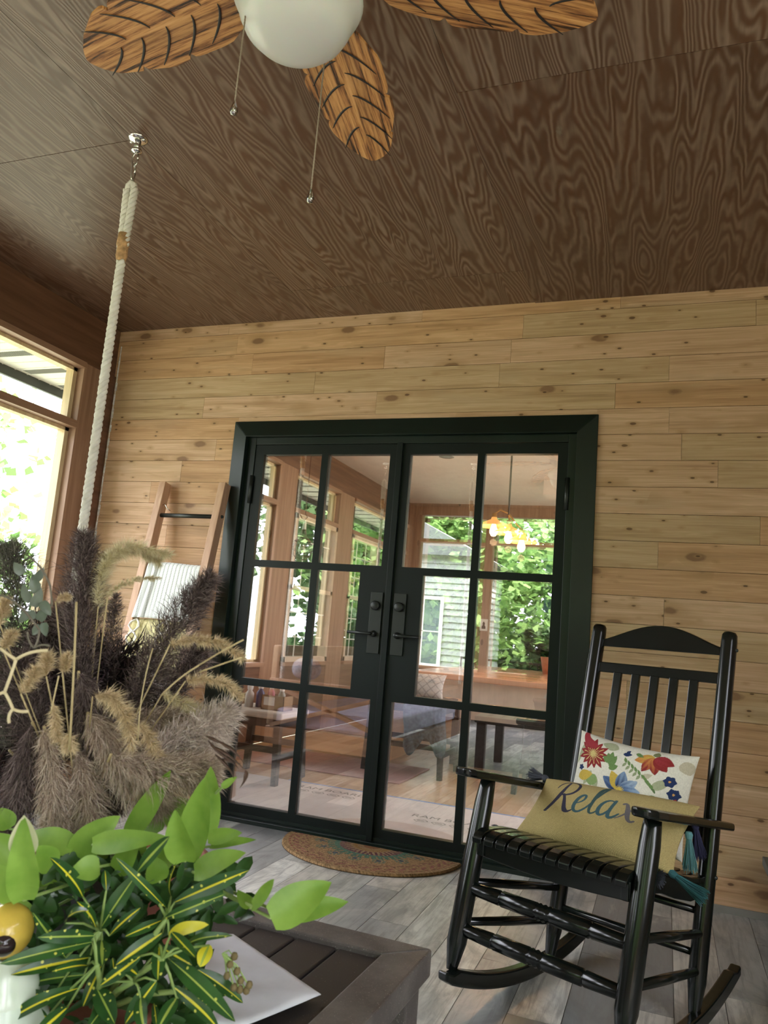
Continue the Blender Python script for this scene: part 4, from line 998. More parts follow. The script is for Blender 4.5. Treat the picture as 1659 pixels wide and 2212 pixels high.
# ================================================================== DRIED BOUQUET
VB = V3(1.318, -2.716, TZ)
DB = thing('dried_bouquet', 'tall dried bouquet of brown pampas plumes and bristly grasses on the table', 'dried flowers', tuple(VB))
obj('vase', MB().lathe(VB+V3(0, 0, .001), [(0, 0), (.06, 0), (.085, .06), (.08, .14), (.05, .20), (.045, .24), (.052, .25)], 32), plain('dark_stoneware', (.05, .045, .045), .4), DB, smooth=True)
neck = VB+V3(0, 0, .24)
def strands(P0, D0, Ln, w, bend, r_):
    """many thin three-point blades as one vertex block: P0 roots, D0 unit directions"""
    n = len(P0); side = np.cross(D0, r_.normal(size=(n, 3))); side /= np.linalg.norm(side, axis=1)[:, None]
    mid = P0+D0*Ln[:, None]*.5+bend*Ln[:, None]*.12; tip = P0+D0*Ln[:, None]+bend*Ln[:, None]*.5
    W_ = (side*w)
    v = np.stack([P0-W_, P0+W_, mid+W_*.8, mid-W_*.8, tip], 1).reshape(-1, 3)
    b = np.arange(n)[:, None]*5
    return v, b
def plume_mesh(name, path, radius, n, length, w, mat, parent, seed, spread=.9, gravity=.3, label=None, upb=.9):
    r_ = np.random.default_rng(seed); path = np.array(path, float); seg = np.linspace(0, 1, len(path))
    t_ = r_.uniform(0, 1, n)**.8; C = np.stack([np.interp(t_, seg, path[:, k]) for k in range(3)], 1)
    T_ = np.stack([np.interp(np.clip(t_+.05, 0, 1), seg, path[:, k])-np.interp(np.clip(t_-.05, 0, 1), seg, path[:, k]) for k in range(3)], 1); T_ /= np.linalg.norm(T_, axis=1)[:, None]
    rad = radius(t_); off = r_.normal(size=(n, 3)); off -= T_*(off*T_).sum(1)[:, None]; off /= np.linalg.norm(off, axis=1)[:, None]
    # branchlets, each carrying a tuft of blades
    nb = max(12, n//16); tb_ = r_.uniform(0, 1, nb)**.85; ix = r_.integers(0, nb, n); t_ = tb_[ix]
    C = np.stack([np.interp(t_, seg, path[:, k]) for k in range(3)], 1)
    T_ = np.stack([np.interp(np.clip(t_+.05, 0, 1), seg, path[:, k])-np.interp(np.clip(t_-.05, 0, 1), seg, path[:, k]) for k in range(3)], 1); T_ /= np.linalg.norm(T_, axis=1)[:, None]
    rad = radius(t_); ob_ = r_.normal(size=(nb, 3)); off = ob_[ix]; off -= T_*(off*T_).sum(1)[:, None]; off /= np.linalg.norm(off, axis=1)[:, None]
    BD_ = T_*upb+off*spread; BD_ /= np.linalg.norm(BD_, axis=1)[:, None]
    along = r_.uniform(0, 1, n)
    P0 = C+BD_*(rad*1.15*along)[:, None]+r_.normal(size=(n, 3))*(rad*.05)[:, None]
    D0 = BD_+r_.normal(size=(n, 3))*.42; D0 /= np.linalg.norm(D0, axis=1)[:, None]
    Ln = length*(.30+r_.uniform(0, .75, n))*(.45+.55*np.sqrt(np.clip(rad/rad.max(), 0, 1)))
    v, b = strands(P0, D0, Ln, w, np.tile([0, 0, -gravity], (n, 1)), r_)
    m = MB(); m.v = [tuple(p) for p in v]; q = np.hstack([b, b+1, b+2, b+3]); t3 = np.hstack([b+3, b+2, b+4])
    m.f = [tuple(int(i) for i in f) for f in q]+[tuple(int(i) for i in f) for f in t3]; m.mi = [0]*len(m.f)
    return obj(name, m, mat, parent, **({'label': label} if label else {}))
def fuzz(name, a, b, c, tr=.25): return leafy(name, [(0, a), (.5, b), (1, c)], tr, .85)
M['pdark'] = fuzz('mauve_plume', (.055, .038, .036), (.14, .10, .095), (.34, .27, .25))
M['pgrey'] = fuzz('grey_plume', (.07, .065, .05), (.16, .15, .12), (.30, .29, .23))
M['pbeige'] = fuzz('beige_plume', (.24, .17, .135), (.50, .39, .31), (.80, .69, .57))
M['plight'] = fuzz('pale_plume', (.36, .28, .25), (.66, .56, .49), (.95, .87, .80))
M['fox'] = fuzz('foxtail_bristle', (.46, .34, .19), (.70, .56, .36), (.90, .78, .54), .35)
M['foxg'] = fuzz('pale_foxtail', (.54, .46, .27), (.74, .66, .43), (.90, .84, .62), .4)
M['straw'] = wood('straw_stem', (.38, .29, .14), (.56, .45, .25), 2, .7, 40)
def path_px(pts, d): return [at(x, y, dd) for (x, y), dd in zip(pts, d if hasattr(d, '__len__') else [d]*len(pts))]
def smoothp(P, n=12):
    P = np.array(P); k = len(P); 
    if k == 2: return np.array([P[0]*(1-f)+P[1]*f for f in np.linspace(0, 1, n)])
    return np.array([(P[0]*(1-f)**2+2*P[1]*f*(1-f)+P[2]*f**2) if k == 3 else (P[0]*(1-f)**3+3*P[1]*f*(1-f)**2+3*P[2]*f*f*(1-f)+P[3]*f**3) for f in np.linspace(0, 1, n)])
def stem_to(p, r_=.0017, mat=None):
    away = -toC(p); mid = p*.45+neck*.55+away*.09; obj('stalk', MB().tube(smoothp([neck, mid, p], 8), r_, 6), mat or M['straw'], DB, smooth=True)
# tall plumes: (pixels base->tip), distance, full width px, strands, material
PLM = [([(168, 1560), (170, 1380), (182, 1162)], 1.22, 135, 8000, 'pdark'), ([(262, 1570), (330, 1420), (452, 1250)], 1.20, 125, 8000, 'pdark'), ([(238, 1530), (243, 1400), (250, 1290)], 1.26, 62, 2600, 'pdark'),
       ([(50, 1440), (30, 1330), (20, 1190)], 1.34, 170, 5200, 'pgrey'), ([(225, 1700), (350, 1650), (492, 1540)], 1.12, 150, 9000, 'plight'), ([(190, 1540), (260, 1640), (350, 1740)], 1.10, 135, 6500, 'pbeige'),
       ([(95, 1570), (115, 1690), (125, 1800)], 1.08, 100, 4600, 'pbeige'), ([(70, 1560), (50, 1690), (20, 1800)], 1.10, 120, 5600, 'pdark'), ([(100, 1700), (70, 1560), (40, 1430)], 1.18, 150, 5600, 'pdark'),
       ([(210, 1640), (120, 1500), (95, 1380)], 1.28, 160, 6000, 'pdark'), ([(300, 1620), (350, 1500), (430, 1410)], 1.26, 120, 5600, 'pdark'), ([(170, 1450), (215, 1570), (240, 1740)], 1.16, 150, 6500, 'pdark'),
       ([(270, 1560), (380, 1545), (470, 1600)], 1.18, 130, 6000, 'pbeige'), ([(240, 1630), (340, 1680), (455, 1665)], 1.06, 140, 7500, 'pbeige'), ([(20, 1620), (-10, 1520), (-30, 1400)], 1.2, 140, 4000, 'pgrey'),
       ([(160, 1620), (200, 1700), (190, 1800)], 1.10, 110, 4600, 'pbeige'), ([(150, 1500), (120, 1420), (130, 1330)], 1.3, 120, 4600, 'pdark')]
for i, (pts, d, wpx, n, mt) in enumerate(PLM):
    P = smoothp(path_px(pts, d), 14); R_ = wpx*.62*d/FPX
    plume_mesh('pampas_plume', P, lambda t_, R_=R_: R_*.78*np.sin(np.pi*np.clip(t_*.86+.10, 0, 1))**.8+.0015, n, R_*.55, .00042, M[mt], DB, 40+i, .62, .35)
    stem_to(P[0], .0022)
FX = [([(367, 1392), (450, 1358), (528, 1424)], .98, 30, 'fox'), ([(400, 1472), (470, 1448), (520, 1505)], .98, 30, 'fox'), ([(212, 1310), (215, 1130), (365, 1200)], 1.12, 38, 'foxg'), ([(215, 1215), (290, 1165), (345, 1215)], 1.14, 34, 'foxg'),
      ([(232, 1290), (262, 1246), (345, 1249)], 1.1, 14, 'foxg'), ([(200, 1505), (270, 1480), (285, 1615)], .96, 48, 'fox'), ([(300, 1565), (325, 1590), (347, 1645)], .98, 34, 'fox'), ([(205, 1350), (222, 1270), (225, 1200)], 1.16, 40, 'foxg'),
      ([(100, 1462), (98, 1440), (104, 1415)], .95, 36, 'fox'), ([(135, 1455), (142, 1435), (148, 1415)], .95, 28, 'fox'), ([(45, 1500), (62, 1475), (80, 1445)], .95, 34, 'fox'), ([(115, 1520), (120, 1560), (122, 1595)], .93, 30, 'fox'),
      ([(148, 1585), (148, 1600), (150, 1618)], .92, 34, 'fox'), ([(0, 1350), (6, 1325), (12, 1300)], .95, 32, 'fox'), ([(5, 1400), (15, 1385), (28, 1368)], .95, 30, 'fox'), ([(120, 1300), (135, 1285), (150, 1290)], 1.0, 16, 'fox'), ([(350, 1500), (400, 1520), (455, 1545)], 1.05, 30, 'foxg')]
for i, (pts, d, wpx, mt) in enumerate(FX):
    d = d+.08; P = smoothp(path_px(pts, d), 14); R_ = wpx*.6*d/FPX; Lp = sum(np.linalg.norm(P[k+1]-P[k]) for k in range(13))
    plume_mesh('foxtail', P, lambda t_, R_=R_: R_*.30*np.sin(np.pi*np.clip(t_*.9+.06, 0, 1))**.5+.0006, int(900+9000*Lp), R_*1.3, .00035, M[mt], DB, 90+i, .9, .12, upb=.75)
    stem_to(P[0], .0011)
for pts, d, r_ in (([(165, 1300), (162, 1420), (150, 1620)], .98, .0015), ([(430, 1437), (480, 1405), (526, 1382)], .97, .0011), ([(430, 1452), (480, 1434), (522, 1420)], .97, .0011), ([(330, 1400), (300, 1500), (298, 1600)], 1.0, .0008), ([(430, 1437), (390, 1460), (350, 1500)], .97, .0011), ([(127, 1460), (118, 1500), (110, 1540)], .95, .001)):
    obj('straw', MB().tube(smoothp(path_px(pts, d), 8), r_, 6), M['straw'], DB, smooth=True)
bm = MB()
for pts in ([(0, 1400), (18, 1415), (35, 1425)], [(35, 1425), (60, 1405), (103, 1405)], [(35, 1425), (20, 1470), (10, 1495)], [(10, 1495), (-5, 1500)], [(10, 1495), (24, 1520), (28, 1532)], [(28, 1532), (45, 1540), (62, 1536)], [(28, 1532), (15, 1545), (20, 1562)]):
    bm.tube(smoothp(path_px(pts, .92), 8), .0020, 7)
obj('pale_branch', bm, plain('bleached_twig', (.62, .52, .32), .7), DB, smooth=True, label='pale forked twig')
bm = MB()
for pts in ([(0, 1285), (30, 1290), (60, 1325), (85, 1360)], [(85, 1360), (84, 1385), (74, 1400)], [(74, 1400), (58, 1385), (60, 1365)], [(74, 1400), (90, 1388), (108, 1396)], [(60, 1200), (95, 1225), (108, 1265)], [(108, 1265), (112, 1290), (112, 1310)]):
    bm.tube(smoothp(path_px(pts, .98), 8), .0014, 6)
obj('curly_vine', bm, plain('grey_twig', (.15, .13, .10), .8), DB, smooth=True)
bm = MB()
for (x, y, x2, y2, w) in ((65, 1300, 50, 1260, 18), (72, 1310, 90, 1270, 20), (78, 1325, 55, 1330, 18), (84, 1340, 104, 1310, 18), (88, 1352, 70, 1372, 16), (90, 1300, 110, 1330, 18), (80, 1280, 70, 1240, 20), (60, 1320, 40, 1345, 16), (95, 1345, 100, 1375, 16), (50, 1240, 30, 1215, 18), (75, 1255, 95, 1225, 16)):
    leaf(bm, at(x, y, 1.0), at(x2, y2, 1.0), w/FPX*1.2, toC(at(x, y, 1))+V3(random.uniform(-.5, .5), 0, random.uniform(-.3, .5)), 'heart', .1, .3, 6)
obj('eucalyptus_leaves', bm, leaf_tex('grey_green_leaf', (.10, .12, .10), (.20, .23, .18), .15), DB, smooth=True)['kind'] = 'stuff'
bm = MB()
for pts in ([(450, 1600), (480, 1640), (520, 1650)], [(455, 1610), (500, 1630), (530, 1665)], [(530, 1665), (536, 1680), (518, 1702)], [(465, 1630), (500, 1660), (505, 1682)], [(470, 1600), (510, 1620), (528, 1650)], [(445, 1590), (470, 1600), (490, 1612)], [(480, 1640), (500, 1640), (515, 1660)]):
    P = smoothp(path_px(pts, .96), 8); bm.tube(P, [.002, .0045, .006, .0055, .004, .003, .002, .0008], 6, flat=.3)
obj('curled_dry_leaf', bm, plain('dark_dry_leaf', (.07, .035, .02), .6, 0, .5, 60), DB, smooth=True, label='curled dark brown dry leaf')
# maroon and near-black strands put in for the shade inside the bouquet
plume_mesh('dark_filler', path_px([(60, 1700), (140, 1520), (250, 1480)], 1.3), lambda t_: .075+0*t_, 5200, .05, .0011, fuzz('shaded_depths', (.012, .01, .01), (.035, .026, .026), (.09, .05, .06)), DB, 7, .8, .2)
plume_mesh('dark_filler', path_px([(330, 1700), (240, 1600), (180, 1480)], 1.3), lambda t_: .075+0*t_, 5200, .05, .0011, bpy.data.materials['shaded_depths'], DB, 8, .8, .2)
plume_mesh('dark_filler', path_px([(-20, 1720), (60, 1600), (40, 1420)], 1.3), lambda t_: .075+0*t_, 4200, .05, .0011, bpy.data.materials['shaded_depths'], DB, 9, .8, .2)

# ================================================================== SWING BED ON ROPES
SB = thing('swing_bed', 'cedar swing bed hung on four thick white ropes beside the left windows', 'porch swing', (-.17, -2.64, .15))
def rope(m, a, b, R_=.0135, pitch=.06, flatend=False):
    a, b = V3(*a), V3(*b); L_ = np.linalg.norm(b-a); d = (b-a)/L_; x = np.cross(d, V3(0, 1, 0)); x /= np.linalg.norm(x); y = np.cross(d, x); n = int(L_/pitch*10)
    for s in range(3):
        P = [a+(b-a)*i/n+(x*math.cos(2*math.pi*(i/10)+s*2.094)+y*math.sin(2*math.pi*(i/10)+s*2.094))*R_*.52 for i in range(n+1)]
        m.tube(P, R_*.56, 6)
for (x, y, tz) in ((.278, -1.65, .60), (-.64, -1.70, .60), (.306, -3.62, .60), (-.64, -3.60, .60)):
    m = MB(); top = V3(x, y, H); j = V3(x-.006, y, 2.33)
    rope(m, (x+.003, y, 2.30), (x, y, tz), .0165)
    rp = obj('rope', m, M['rope'], SB, smooth=True)
    m = MB(); rope(m, (x-.016, y, 2.585), (x-.007, y, 2.33), .0145); rope(m, (x+.018, y, 2.585), (x+.009, y, 2.36), .0145)
    m.tube([(x-.014, y, 2.58), (x-.012, y, 2.60), (x, y, 2.612), (x+.012, y, 2.60), (x+.016, y, 2.58)], .012, 8)
    obj('rope_loop', m, M['rope'], rp, smooth=True)
    m = MB().tube([(x, y, 2.405), (x, y, 2.36), (x, y, 2.355), (x+.001, y, 2.32), (x, y, 2.30)], [.021, .023, .019, .021, .016], 14)
    obj('twine_wrap', m, M['twine'], rp, smooth=True, label='tan twine whipping')
    m = MB().lathe((x, y, H-.006), [(0, -.004), (.024, -.004), (.034, 0), (.036, .005)], 24)
    m.tube([(x, y, H-.006), (x, y, H-.05)], .014, 12); m.lathe((x, y, H-.058), [(.004, 0), (.020, .004), (.020, .014), (.004, .018)], 18)
    for sx in (-.028, .028): m.lathe((x+sx, y, H-.014), [(0, 0), (.007, .002), (.007, .006)], 10)
    # two oval links and a spring clip
    def link(zc, hh, ww, ax): return [(x+(ww*math.cos(a) if ax == 0 else 0), y+(ww*math.cos(a) if ax else 0), zc+hh*math.sin(a)) for a in np.linspace(0, 2*math.pi, 17)]
    m.tube(link(H-.085, .026, .013, 0), .0035, 7); m.tube(link(H-.135, .036, .009, 1), .0035, 7); m.tube(link(H-.188, .026, .010, 0), .0038, 7)
    obj('ceiling_hook', m, M['chrome'], rp, smooth=True, label='polished swivel mount and clip')
x0, x1, y0, y1 = -.70, .33, -3.66, -1.62
for yy in (y0, y1-.045):
    obj('end_plank', MB().box(x0, x1, yy, yy+.045, .58, .62), M['cedarx'], SB, bevel=.004)
    obj('lower_rail', MB().box(x0, x1, yy, yy+.045, .13, .26), M['cedarx'], SB, bevel=.004)
    yc = yy+.022; obj('cross_brace', MB().beam((x0+.04, yc, .27), (x1-.04, yc, .57), .03, .05, (0, 1, 0)), M['cedarx'], SB)
    obj('cross_brace', MB().beam((x0+.04, yc-.0, .57), (x1-.04, yc, .27), .028, .05, (0, 1, 0)), M['cedarx'], SB)
for xx in (x0, x1-.04): obj('side_rail', MB().box(xx, xx+.04, y0+.045, y1-.045, .13, .26), M['cedary'], SB, bevel=.004)
obj('backrest', MB().box(x0-.02, x0+.03, y0+.05, y1-.05, .262, .87), wood('tan_backrest', (.40, .26, .15), (.55, .38, .23), 1, .5), SB, bevel=.01)
for xx, yy in ((x0+.02, y0+.02), (x1-.04, y0+.02), (x0+.02, y1-.045), (x1-.04, y1-.045)): obj('corner_post', MB().box(xx, xx+.03, yy+.002, yy+.02, .25, .59), M['cedar'], SB)
obj('mattress', MB().box(x0+.05, x1-.045, y0+.05, y1-.05, .262, .40), plain('lavender_white_cotton', (.60, .60, .78), .8, 0, .1), SB, bevel=.03)
m = MB(); c = V3(-.46, -1.76, .735); vs = []
obj('knit_pouf', MB().lathe(c, [(.115*math.sin(a)**.8 if a < 3.13 else 0, -.085*math.cos(a)) for a in np.linspace(0.01, 3.14, 22)], 36), plain('grey_knit', (.42, .42, .48), .9, 0, .3, 60, .006), smooth=True, label='round grey knitted cushion on the swing bed arm, seen mirrored in the glass', cat='cushion').location = (0, 0, -.03)
grid_pillow('diamond_pillow', (V3(.36, 2.08, .655), V3(1, 0, 0), V3(0, .35, .94), V3(0, -.94, .35)), .46, .20, .12, 120, 50, vcol_mat('white_knit', .9), lambda X, Y: np.where((np.minimum(np.abs((X+Y)*14 % 1-.5), np.abs((X-Y)*14 % 1-.5)) < .08)[..., None], (.45, .44, .44), (.74, .72, .70)),
            back=(.7, .7, .7), label='white long pillow with raised diamond pattern on the sunroom bench', cat='pillow')

# ================================================================== BLANKET LADDER
LD = thing('blanket_ladder', 'leaning cedar blanket ladder with black rungs left of the doors', 'ladder', (-.42, -.3, 0))
def ly(z): return -.045-(1.80-z)*.17
for x in (-.61, -.205):
    obj('rail', MB().beam((x, ly(1.80), 1.80), (x-.005, ly(0.0), .012), .045, .062, (0, 1, 0)), wood('ladder_wood%d' % int(x*100), (.42, .24, .14), (.62, .40, .26), 2, .55, 25, True), LD, bevel=.003)
for z in (1.605, 1.30, .98, .66, .34):
    obj('rung', MB().tube([(-.60, ly(z), z), (-.22, ly(z), z)], .0125, 12), M['hard'], LD, smooth=True)
    for x, s in ((-.178, 1),): obj('rung_bolt', MB().lathe((x, ly(z)-.004, z), [(0, .010), (.007, .008), (.010, 0)], 10, ax=(s, 0, 0)), M['hard'], LD, smooth=True)
m = MB().tube([(-.585, ly(1.67)-.01, 1.665), (-.57, ly(1.67)-.02, 1.672), (-.55, ly(1.66)-.03, 1.66), (-.535, ly(1.65)-.028, 1.64), (-.525, ly(1.64)-.01, 1.632)], .0028, 7)
obj('wall_hook', m, M['chrome'], LD, smooth=True, label='small bright metal hook')
def throw(name, label, z, x0, x1, dropf, dropb, c, mat, ribs, seed):
    """blanket folded over a rung"""
    r_ = np.random.default_rng(seed); nx, ns_ = 90, 40; vs = []; prof = []
    Lf, Lb, R_ = dropf, dropb, .021
    for i in range(ns_+1):
        s = i/ns_*(Lf+math.pi*R_+Lb)
        if s < Lf: prof.append((-R_-.006*math.sin((Lf-s)*6), -(Lf-s)))
        elif s < Lf+math.pi*R_: a = (s-Lf)/R_; prof.append((-R_*math.cos(a), R_*math.sin(a)))
        else: prof.append((R_, -(s-Lf-math.pi*R_)))
    for i, (dy, dz) in enumerate(prof):
        for j in range(nx+1):
            u = j/nx; x = x0+(x1-x0)*u; x += .01*math.sin(dz*9+seed)*(1-u)
            fold = .010*math.sin(u*4.2+1)*(-dz*3 if dz < 0 else 0)+(.012 if u < .22 else 0)*abs(math.sin(u*14*2))
            rb = .0022*abs(math.sin(u*ribs*math.pi))
            zz = z+dz; vs.append((x, ly(zz)+dy*(1)-(rb+fold)*(1 if dy < 0 else -.3), zz+.004*math.sin(u*5)))
    m = MB(); m.add(vs, [(i*(nx+1)+j, (i+1)*(nx+1)+j, (i+1)*(nx+1)+j+1, i*(nx+1)+j+1) for i in range(ns_) for j in range(nx)])
    o = obj(name, m, mat, smooth=True, label=label, cat='blanket'); sm = o.modifiers.new('thick', 'SOLIDIFY'); sm.thickness = .006
    return o
t = NT('ribbed_white_knit'); wv = t.math('SINE', t.math('MULTIPLY', t.n('ShaderNodeSeparateXYZ', inp={0: t.pos()}).outputs[0], 250)); dots = t.math('SINE', t.math('MULTIPLY', t.n('ShaderNodeSeparateXYZ', inp={0: t.pos()}).outputs[2], 700))
t.col(t.mix(t.math('MULTIPLY', t.math('LESS_THAN', wv, -.82), t.math('GREATER_THAN', dots, -.3)), (.80, .83, .80), (.42, .46, .42))); M['knit'] = t.set(rough=.9)
throw('white_throw', 'ribbed white knitted throw folded over an upper ladder rung', 1.30, -.585, -.232, .29, .22, None, M['knit'], 14, 2)
t = NT('yellow_knit'); n = t.noise(t.pos(), 60, 4); t.col(t.ramp(n, [(.3, (.60, .53, .24)), (.7, (.80, .73, .42))])); t.bump(n, .006, .8); M['yknit'] = t.set(rough=.9)
yt = throw('yellow_throw', 'pale yellow textured throw folded below the white one', .98, -.585, -.235, .34, .25, None, M['yknit'], 5, 5)
m = MB()
for s in range(2):
    for side in (0, 1):
        P = [(-.56+s*.19+.035*math.sin(i*.9+side*math.pi), ly(1.0-.02*i)-.032-.010*(i > 0), 1.005-.02*i) for i in range(17)]; m.tube(P, .0055, 6)
obj('braided_fringe', m, M['rope'], yt, smooth=True, label='cream zigzag braid')
m = MB()
for i in range(26):
    x = -.46+i*.009; P = [(x+.006*math.sin(k*.8+i), ly(.68-k*.03)-.022, .68-k*.03) for k in range(9)]; m.tube(P, .0035, 5)
m.tube([(-.48, ly(.66)-.02, .668), (-.22, ly(.66)-.02, .668)], .018, 8)
obj('crochet_throw', m, M['rope'], label='white crochet fringed throw on a low ladder rung', cat='blanket', smooth=True)

# ================================================================== CEILING FAN
FX_, FY_ = 1.375, -2.437
FN = thing('ceiling_fan', 'ceiling fan with leaf-carved wooden blades and a white globe', 'ceiling fan', (FX_, FY_, H))
bz = plain('dark_bronze', (.014, .020, .014), .3, .5)
obj('canopy', MB().lathe((FX_, FY_, H-.05), [(.03, 0), (.065, .01), (.07, .05)], 30), bz, FN, smooth=True)
obj('downrod', MB().tube([(FX_, FY_, H-.04), (FX_, FY_, 2.60)], .013, 12), bz, FN, smooth=True)
obj('motor_housing', MB().lathe((FX_, FY_, 2.47), [(0, 0), (.07, 0), (.10, .02), (.135, .05), (.14, .12), (.11, .16), (.05, .19), (.02, .2)], 40), bz, FN, smooth=True)
obj('light_fitter', MB().lathe((FX_, FY_, 2.435), [(.085, 0), (.09, .02), (.06, .05)], 32), bz, FN, smooth=True)
gl = NT('opal_glass'); gl.col(gl.ramp(gl.noise(gl.pos(), 3, 2), [(.3, (.84, .85, .82)), (.7, (.88, .88, .86))])); gl.b.inputs['Subsurface Weight'].default_value = .3; gl.b.inputs['Transmission Weight'].default_value = 0.0; gl.set(rough=.25)
tl_ = gl.n('ShaderNodeBsdfTranslucent', inp={0: (.9, .92, .88, 1)}); mx = gl.n('ShaderNodeMixShader', inp={0: .35}); gl.l(gl.b.outputs[0], mx.inputs[1]); gl.l(tl_.outputs[0], mx.inputs[2]); gl.l(mx.outputs[0], gl.o.inputs[0])
obj('glass_globe', MB().lathe((FX_, FY_, 2.300), [(0, 0), (.03, .001), (.062, .006), (.092, .018), (.112, .038), (.124, .062), (.128, .088), (.140, .100), (.146, .115), (.140, .130), (.105, .145), (.09, .155)], 48), gl.m, FN, smooth=True, label='frosted white glass globe')
# blade outline, with the notches of a carved leaf; x outwards, y across
t = NT('carved_wood'); p = t.pos((3, 60, 3), None); n1 = t.noise(p, 1.2, 5, .7); n2 = t.noise(t.pos((1.5, 14, 1)), 1, 3)
c = t.ramp(n1, [(.38, (.03, .015, .008)), (.46, (.34, .14, .045)), (.54, (.58, .29, .10)), (.72, (.72, .40, .17))]); c = t.mix(t.ramp(n2, [(.5, (0, 0, 0)), (.75, (.75, .75, .75))]), c, (.05, .025, .012)); t.col(c); M['blade'] = t.set(rough=.45)
M['groove'] = plain('carved_groove', (.012, .008, .006), .6)
def bw(x): return float(np.interp(x, [.12, .16, .20, .27, .36, .46, .55, .61, .645, .66], [.012, .045, .078, .103, .112, .106, .088, .062, .032, .006]))
def blade_mesh():
    up, lo = [], []
    xs_ = np.linspace(.12, .66, 55)
    for x in xs_:
        w = bw(x); nu = min(abs(x-.33)/.012, abs(x-.50)/.012, 1); nl_ = min(abs(x-.40)/.012, abs(x-.54)/.010, 1)
        wob = .003*math.sin(x*38)
        up.append((x, (w+wob)*(1-.16*(1-nu)))); lo.append((x, -(w-wob)*(1-.16*(1-nl_))))
    m = MB(); n = len(xs_); cols = 7; vs = []
    for zz in (-.004, .004):
        for i in range(n):
            for k in range(cols): f = k/(cols-1); y = lo[i][1]*(1-f)+up[i][1]*f; vs.append((xs_[i], y, zz-.9*(xs_[i]-.12)**2*.10+.10*y))
    N = n*cols; fs = []
    for i in range(n-1):
        for k in range(cols-1): a = i*cols+k; fs += [(a, a+1, a+cols+1, a+cols), (N+a, N+a+cols, N+a+cols+1, N+a+1)]
        fs += [(i*cols, (i+1)*cols, N+(i+1)*cols, N+i*cols), (i*cols+cols-1, N+i*cols+cols-1, N+(i+1)*cols+cols-1, (i+1)*cols+cols-1)]
    fs += [tuple(range(cols))+tuple(range(N+cols-1, N-1, -1)), tuple(range((n-1)*cols+cols-1, (n-1)*cols-1, -1))+tuple(N+(n-1)*cols+k for k in range(cols))]
    m.add(vs, fs); return m
def zb(x, y): return -.0055-.9*(x-.12)**2*.10+.10*y
BLM = blade_mesh(); VN = MB()
for x0_, s in ((.20, 1), (.28, 1), (.36, 1), (.44, 1), (.52, 1), (.24, -1), (.32, -1), (.40, -1), (.48, -1), (.55, -1)):
    L_ = bw(x0_+.05)*.80; P = []
    for f in np.linspace(0, 1, 9): x = x0_+.085*f**1.6; y = s*(.006+L_*f); P.append((x, y, zb(x, y)))
    VN.tube(P, [.0012, .0026, .0032, .0034, .0034, .003, .0026, .002, .0010], 6, flat=.5)
first = None
for k, ang in enumerate((25, 97, 172, 241, 312)):
    if first is None:
        b = obj('fan_blade', BLM, M['blade'], FN, smooth=False, local=True); v = obj('carved_veins', VN, M['groove'], b, local=True)
        arm = MB().tube([(.09, 0, .01), (.13, 0, .004), (.165, 0, -.006), (.20, 0, -.009)], [.018, .022, .020, .006], 10, flat=.45)
        obj('blade_bracket', arm, bz, b, smooth=True, local=True); first = b
    else: b = copy_tree(first, FN)
    b.location = (0, 0, 2.505-H); b.scale = (1.03, 1.03, 1); b.rotation_euler = (math.radians(0), 0, math.radians(ang))
# pull chains with glass drops
def pull(xy, ztop, zbot, lab):
    m = MB().tube([(xy[0], xy[1], ztop), (xy[0], xy[1], zbot+.03)], .0016, 6)
    zz = ztop
    while zz > zbot+.035: m.lathe((xy[0], xy[1], zz), [(0, -.0022), (.0023, 0), (0, .0022)], 6); zz -= .0075
    c = obj('pull_chain', m, plain('bead_chain', (.30, .24, .18), .5, .3), FN, smooth=True, label=lab)
    obj('chain_drop', MB().lathe((xy[0], xy[1], zbot), [(0, 0), (.006, .002), (.009, .010), (.008, .018), (.004, .028), (.002, .034)], 14), glass_mat('clear_drop', .2, (.55, .5, .45)), c, smooth=True)
CH1 = at(505, 240, 1.62); CH2 = at(670, 430, 1.72)
pull(CH1[:2], 2.46, CH1[2]-.01, 'left beaded pull chain'); pull(CH2[:2], 2.42, CH2[2]-.01, 'right beaded pull chain')

# ================================================================== GREY BOX AT RIGHT
gb = thing('grey_bench', 'grey painted bench end at the right edge by the pine wall', 'bench', (2.8, -.5, 0))
obj('bench_top', MB().box(2.56, 3.1, -1.10, -.10, .235, .27), plain('weathered_grey', (.09, .095, .085), .6), gb, bevel=.003); obj('bench_side', MB().box(2.58, 3.07, -1.07, -.12, 0, .235), plain('weathered_grey_side', (.07, .075, .068), .6), gb)

